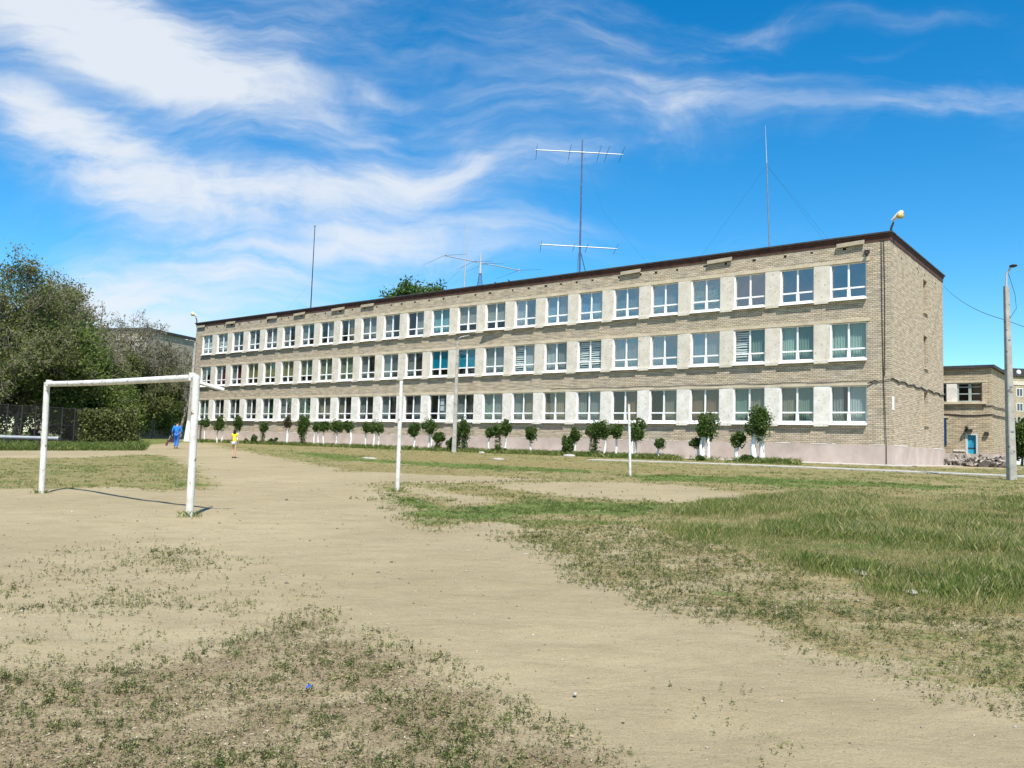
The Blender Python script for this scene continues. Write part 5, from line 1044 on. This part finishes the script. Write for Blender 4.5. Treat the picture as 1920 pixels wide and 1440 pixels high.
    make_tree('poplar_tree', Vector((b.x, b.y, ZB)), h, 21, LEAF['poplar'], 'green tree top showing above the roof line of the school', 'tree', None, nleaf=9, lsize=.2, maxlev=4, nch=(3, 2, 2, 2), shrink=.60, up=.05, wob=.16, r=.3, lspread=.35, base_frac=.62, keep=.55)
    b = T(1915, 82); make_tree('leafy_tree', b, 4.8, 31, LEAF['dense'], 'leafy tree behind the lamp post at the right edge', 'tree', None, nleaf=9, lsize=.15, maxlev=3, nch=(3, 3, 2, 2), shrink=.62, up=.02, wob=.18, r=.15, lspread=.3, base_frac=.45, leaf_from=2)
def small_things():
    for px, py, w, d, h, lab in ((1610, 1073, .26, .10, .02, 'pale flat concrete lump in the tall grass, left of the smaller ones'), (1709, 1112, .06, .05, .025, 'small pale stone in the weeds, left of a pair'), (1737, 1111, .06, .05, .025, 'small pale stone in the weeds, right of a pair'), (1866, 1093, .06, .05, .03, 'small pale stone in the grass at far right'),
            (1078, 1302, .017, .012, .010, 'single white stone on the bare sandy path'), (986, 1041, .035, .03, .02, 'stone at the edge of the weeds'), (987, 1173, .018, .015, .010, 'brown clod on the path'), (998, 1151, .02, .014, .010, 'pale chip of stone on the path')):
        b = foot(px, py); rg = np.random.RandomState(px); mb = MB(); mb.ball((0, 0, h*.3), w, d, h, 9, 6); mb.v = [tuple(np.array(q)*(1+rg.uniform(-.18, .18))) for q in mb.v]; o = mb.build('stone', M_['slab'] if 'brown' not in lab else M_['rubble']); o.location = b; o.rotation_euler = (0, 0, rg.rand()*3); tag(o, lab, 'stone', 'stones lying on the field')
    for px, py, w, d, h, lab in ((692, 860, .40, .22, .04, 'pale concrete slab in the grass left of the taller white post'), (1068, 853, .40, .3, .08, 'pale slab beside the dark leaning bush'), (903, 851, .22, .2, .06, 'grey stone in the dry grass right of the lamp pole'), (934, 862, .30, .2, .05, 'rough grey lump in the dry grass below the grey-trunked tree')):
        b = foot(px, py) if py > 858 else foot_s(px, 39.8); rg = np.random.RandomState(px); mb = MB(); mb.ball((0, 0, h*.2), w, d, h*1.6, 9, 6); mb.v = [tuple(np.array(q)*(1+rg.uniform(-.15, .15))) for q in mb.v]; o = mb.build('concrete_lump', M_['slab']); o.location = b; tag(o, lab, 'stone')
    b = foot(578, 1292); mb = MB(); mb.add([(-.02, -.01, .004), (.01, -.016, .02), (.026, .0, .006), (.008, .018, .022), (-.014, .014, .006), (0, 0, .028)], [(0, 1, 5), (1, 2, 5), (2, 3, 5), (3, 4, 5), (4, 0, 5)]); o = mb.build('litter_scrap', M_['litter']); o.location = b; tag(o, 'crumpled blue scrap of litter among the weeds', 'litter')
    b = foot(530, 912); 
    # wires across the yard
    c = CORNER; e1 = np.array([CORNER[0], CORNER[1]])+NV*DEP; lamp = foot(1896, 900)
    p = at_s(1769, 536, float(e1@NV)); q = Vector((lamp.x-.07, lamp.y, lamp.z+5.75)); r = q+Vector((14, 9, -.2))
    mb = MB(); mb.tube([p.lerp(q, t)+Vector((0, 0, -1.0*t*(1-t)*1.2)) for t in np.linspace(0, 1, 16)], .011, 4); mb.tube([q.lerp(r, t)+Vector((0, 0, -1.4*t*(1-t))) for t in np.linspace(0, 1, 10)], .011, 4)
    tag(mb.build('overhead_wire', M_['cable']), 'black wire sagging from the school corner to the right lamp post', 'wire')
# ------------------------------------------------------------------ assemble
random.seed(1)
build_ground()
school()
Wk = [G(1105, 861)] if False else None
pts = [(1105, 862.5), (1180, 864.5), (1300, 868.5), (1420, 873), (1540, 878), (1660, 883), (1780, 888), (1890, 893)]
wp_ = [G(*q) for q in pts]; d = np.array(wp_[-1])-np.array(wp_[-3]); d /= np.linalg.norm(d); wp_ += [tuple(np.array(wp_[-1])+d*5*k) for k in (1, 2, 4, 7)]
strip('walkway', wp_, 1.15, M_['walk'], .035)
ap = [tuple(CORNER+DV*t-NV*.62) for t in np.linspace(-1.2, LEN, 40)]; strip('pavement', ap, 1.1, M_['apron'], .03)
ap = [tuple(CORNER-DV*.62+NV*t) for t in np.linspace(-.05, DEP, 8)]; strip('pavement', ap, 1.1, M_['apron'], .034)
goal()
white_post(745, 921, 752.5, 714, .052, 'taller white steel post standing at the path edge left of the lamp pole')
white_post(1182, 895, 1179, 758, .045, 'shorter white steel post farther away on the grass')
lamps()
floodlight(1671, 432, S0+.1, (.6, -.5, 0), 'lamp with amber glass on the near right corner of the school roof')
floodlight(369, 603, S0+.1, (-.7, -.3, 0), 'small pale lamp on the far left corner of the school roof')
antennas(); annex(); surroundings(); pruned(); trees(); small_things()
b = foot(330, 841); rt, s_, La, Ra = person(b, .15, 1.74, 'man in a bright blue tracksuit walking away down the path carrying bags', True)
hw = rt.matrix_basis
w = Matrix.Rotation(.15, 4, 'Z')@Vector((La[2][0]*s_-.03, La[2][1]*s_, La[2][2]*s_-.10)); o = b+w
bg = empty('shopping_bag', o, .3, 'dark bag hanging from the hand of the man in blue', 'bag')
mb = MB(); mb.add([(-.16, -.06, -.42), (.18, -.06, -.42), (.18, .06, -.42), (-.16, .06, -.42), (-.13, -.015, -.13), (.13, -.015, -.13), (.13, .015, -.13), (-.13, .015, -.13)], [(0, 3, 2, 1), (4, 5, 6, 7), (0, 1, 5, 4), (1, 2, 6, 5), (2, 3, 7, 6), (3, 0, 4, 7)]); mb.build('sack', M_['bag'], bg)
MB().tube([(-.11, 0, -.14), (-.05, 0, -.03), (0, 0, 0), (.05, 0, -.03), (.11, 0, -.14)], .009, 5).build('handle', M_['bag'], bg)
bg = empty('folding_stool', o+Vector((-.12, .05, 0)), -.3, 'pale and red-brown folded load held beside the dark bag', 'folding stool')
MB().tube([(0, 0, 0), (-.28, 0, -.66)], .02, 6).build('leg', M_['pale'], bg); MB().tube([(.06, .02, -.1), (-.16, .02, -.70)], .02, 6).build('leg', M_['pale'], bg)
MB().obox((-.2, 0, -.45), (.09, 0, .19), (0, .03, 0), (-.06, 0, .03)).build('seat', M_['redbag'], bg)
b = foot(438, 859); person(b, -.12, 1.40, 'girl with dark hair in a yellow shirt and pale shorts walking away', False)
scatter()
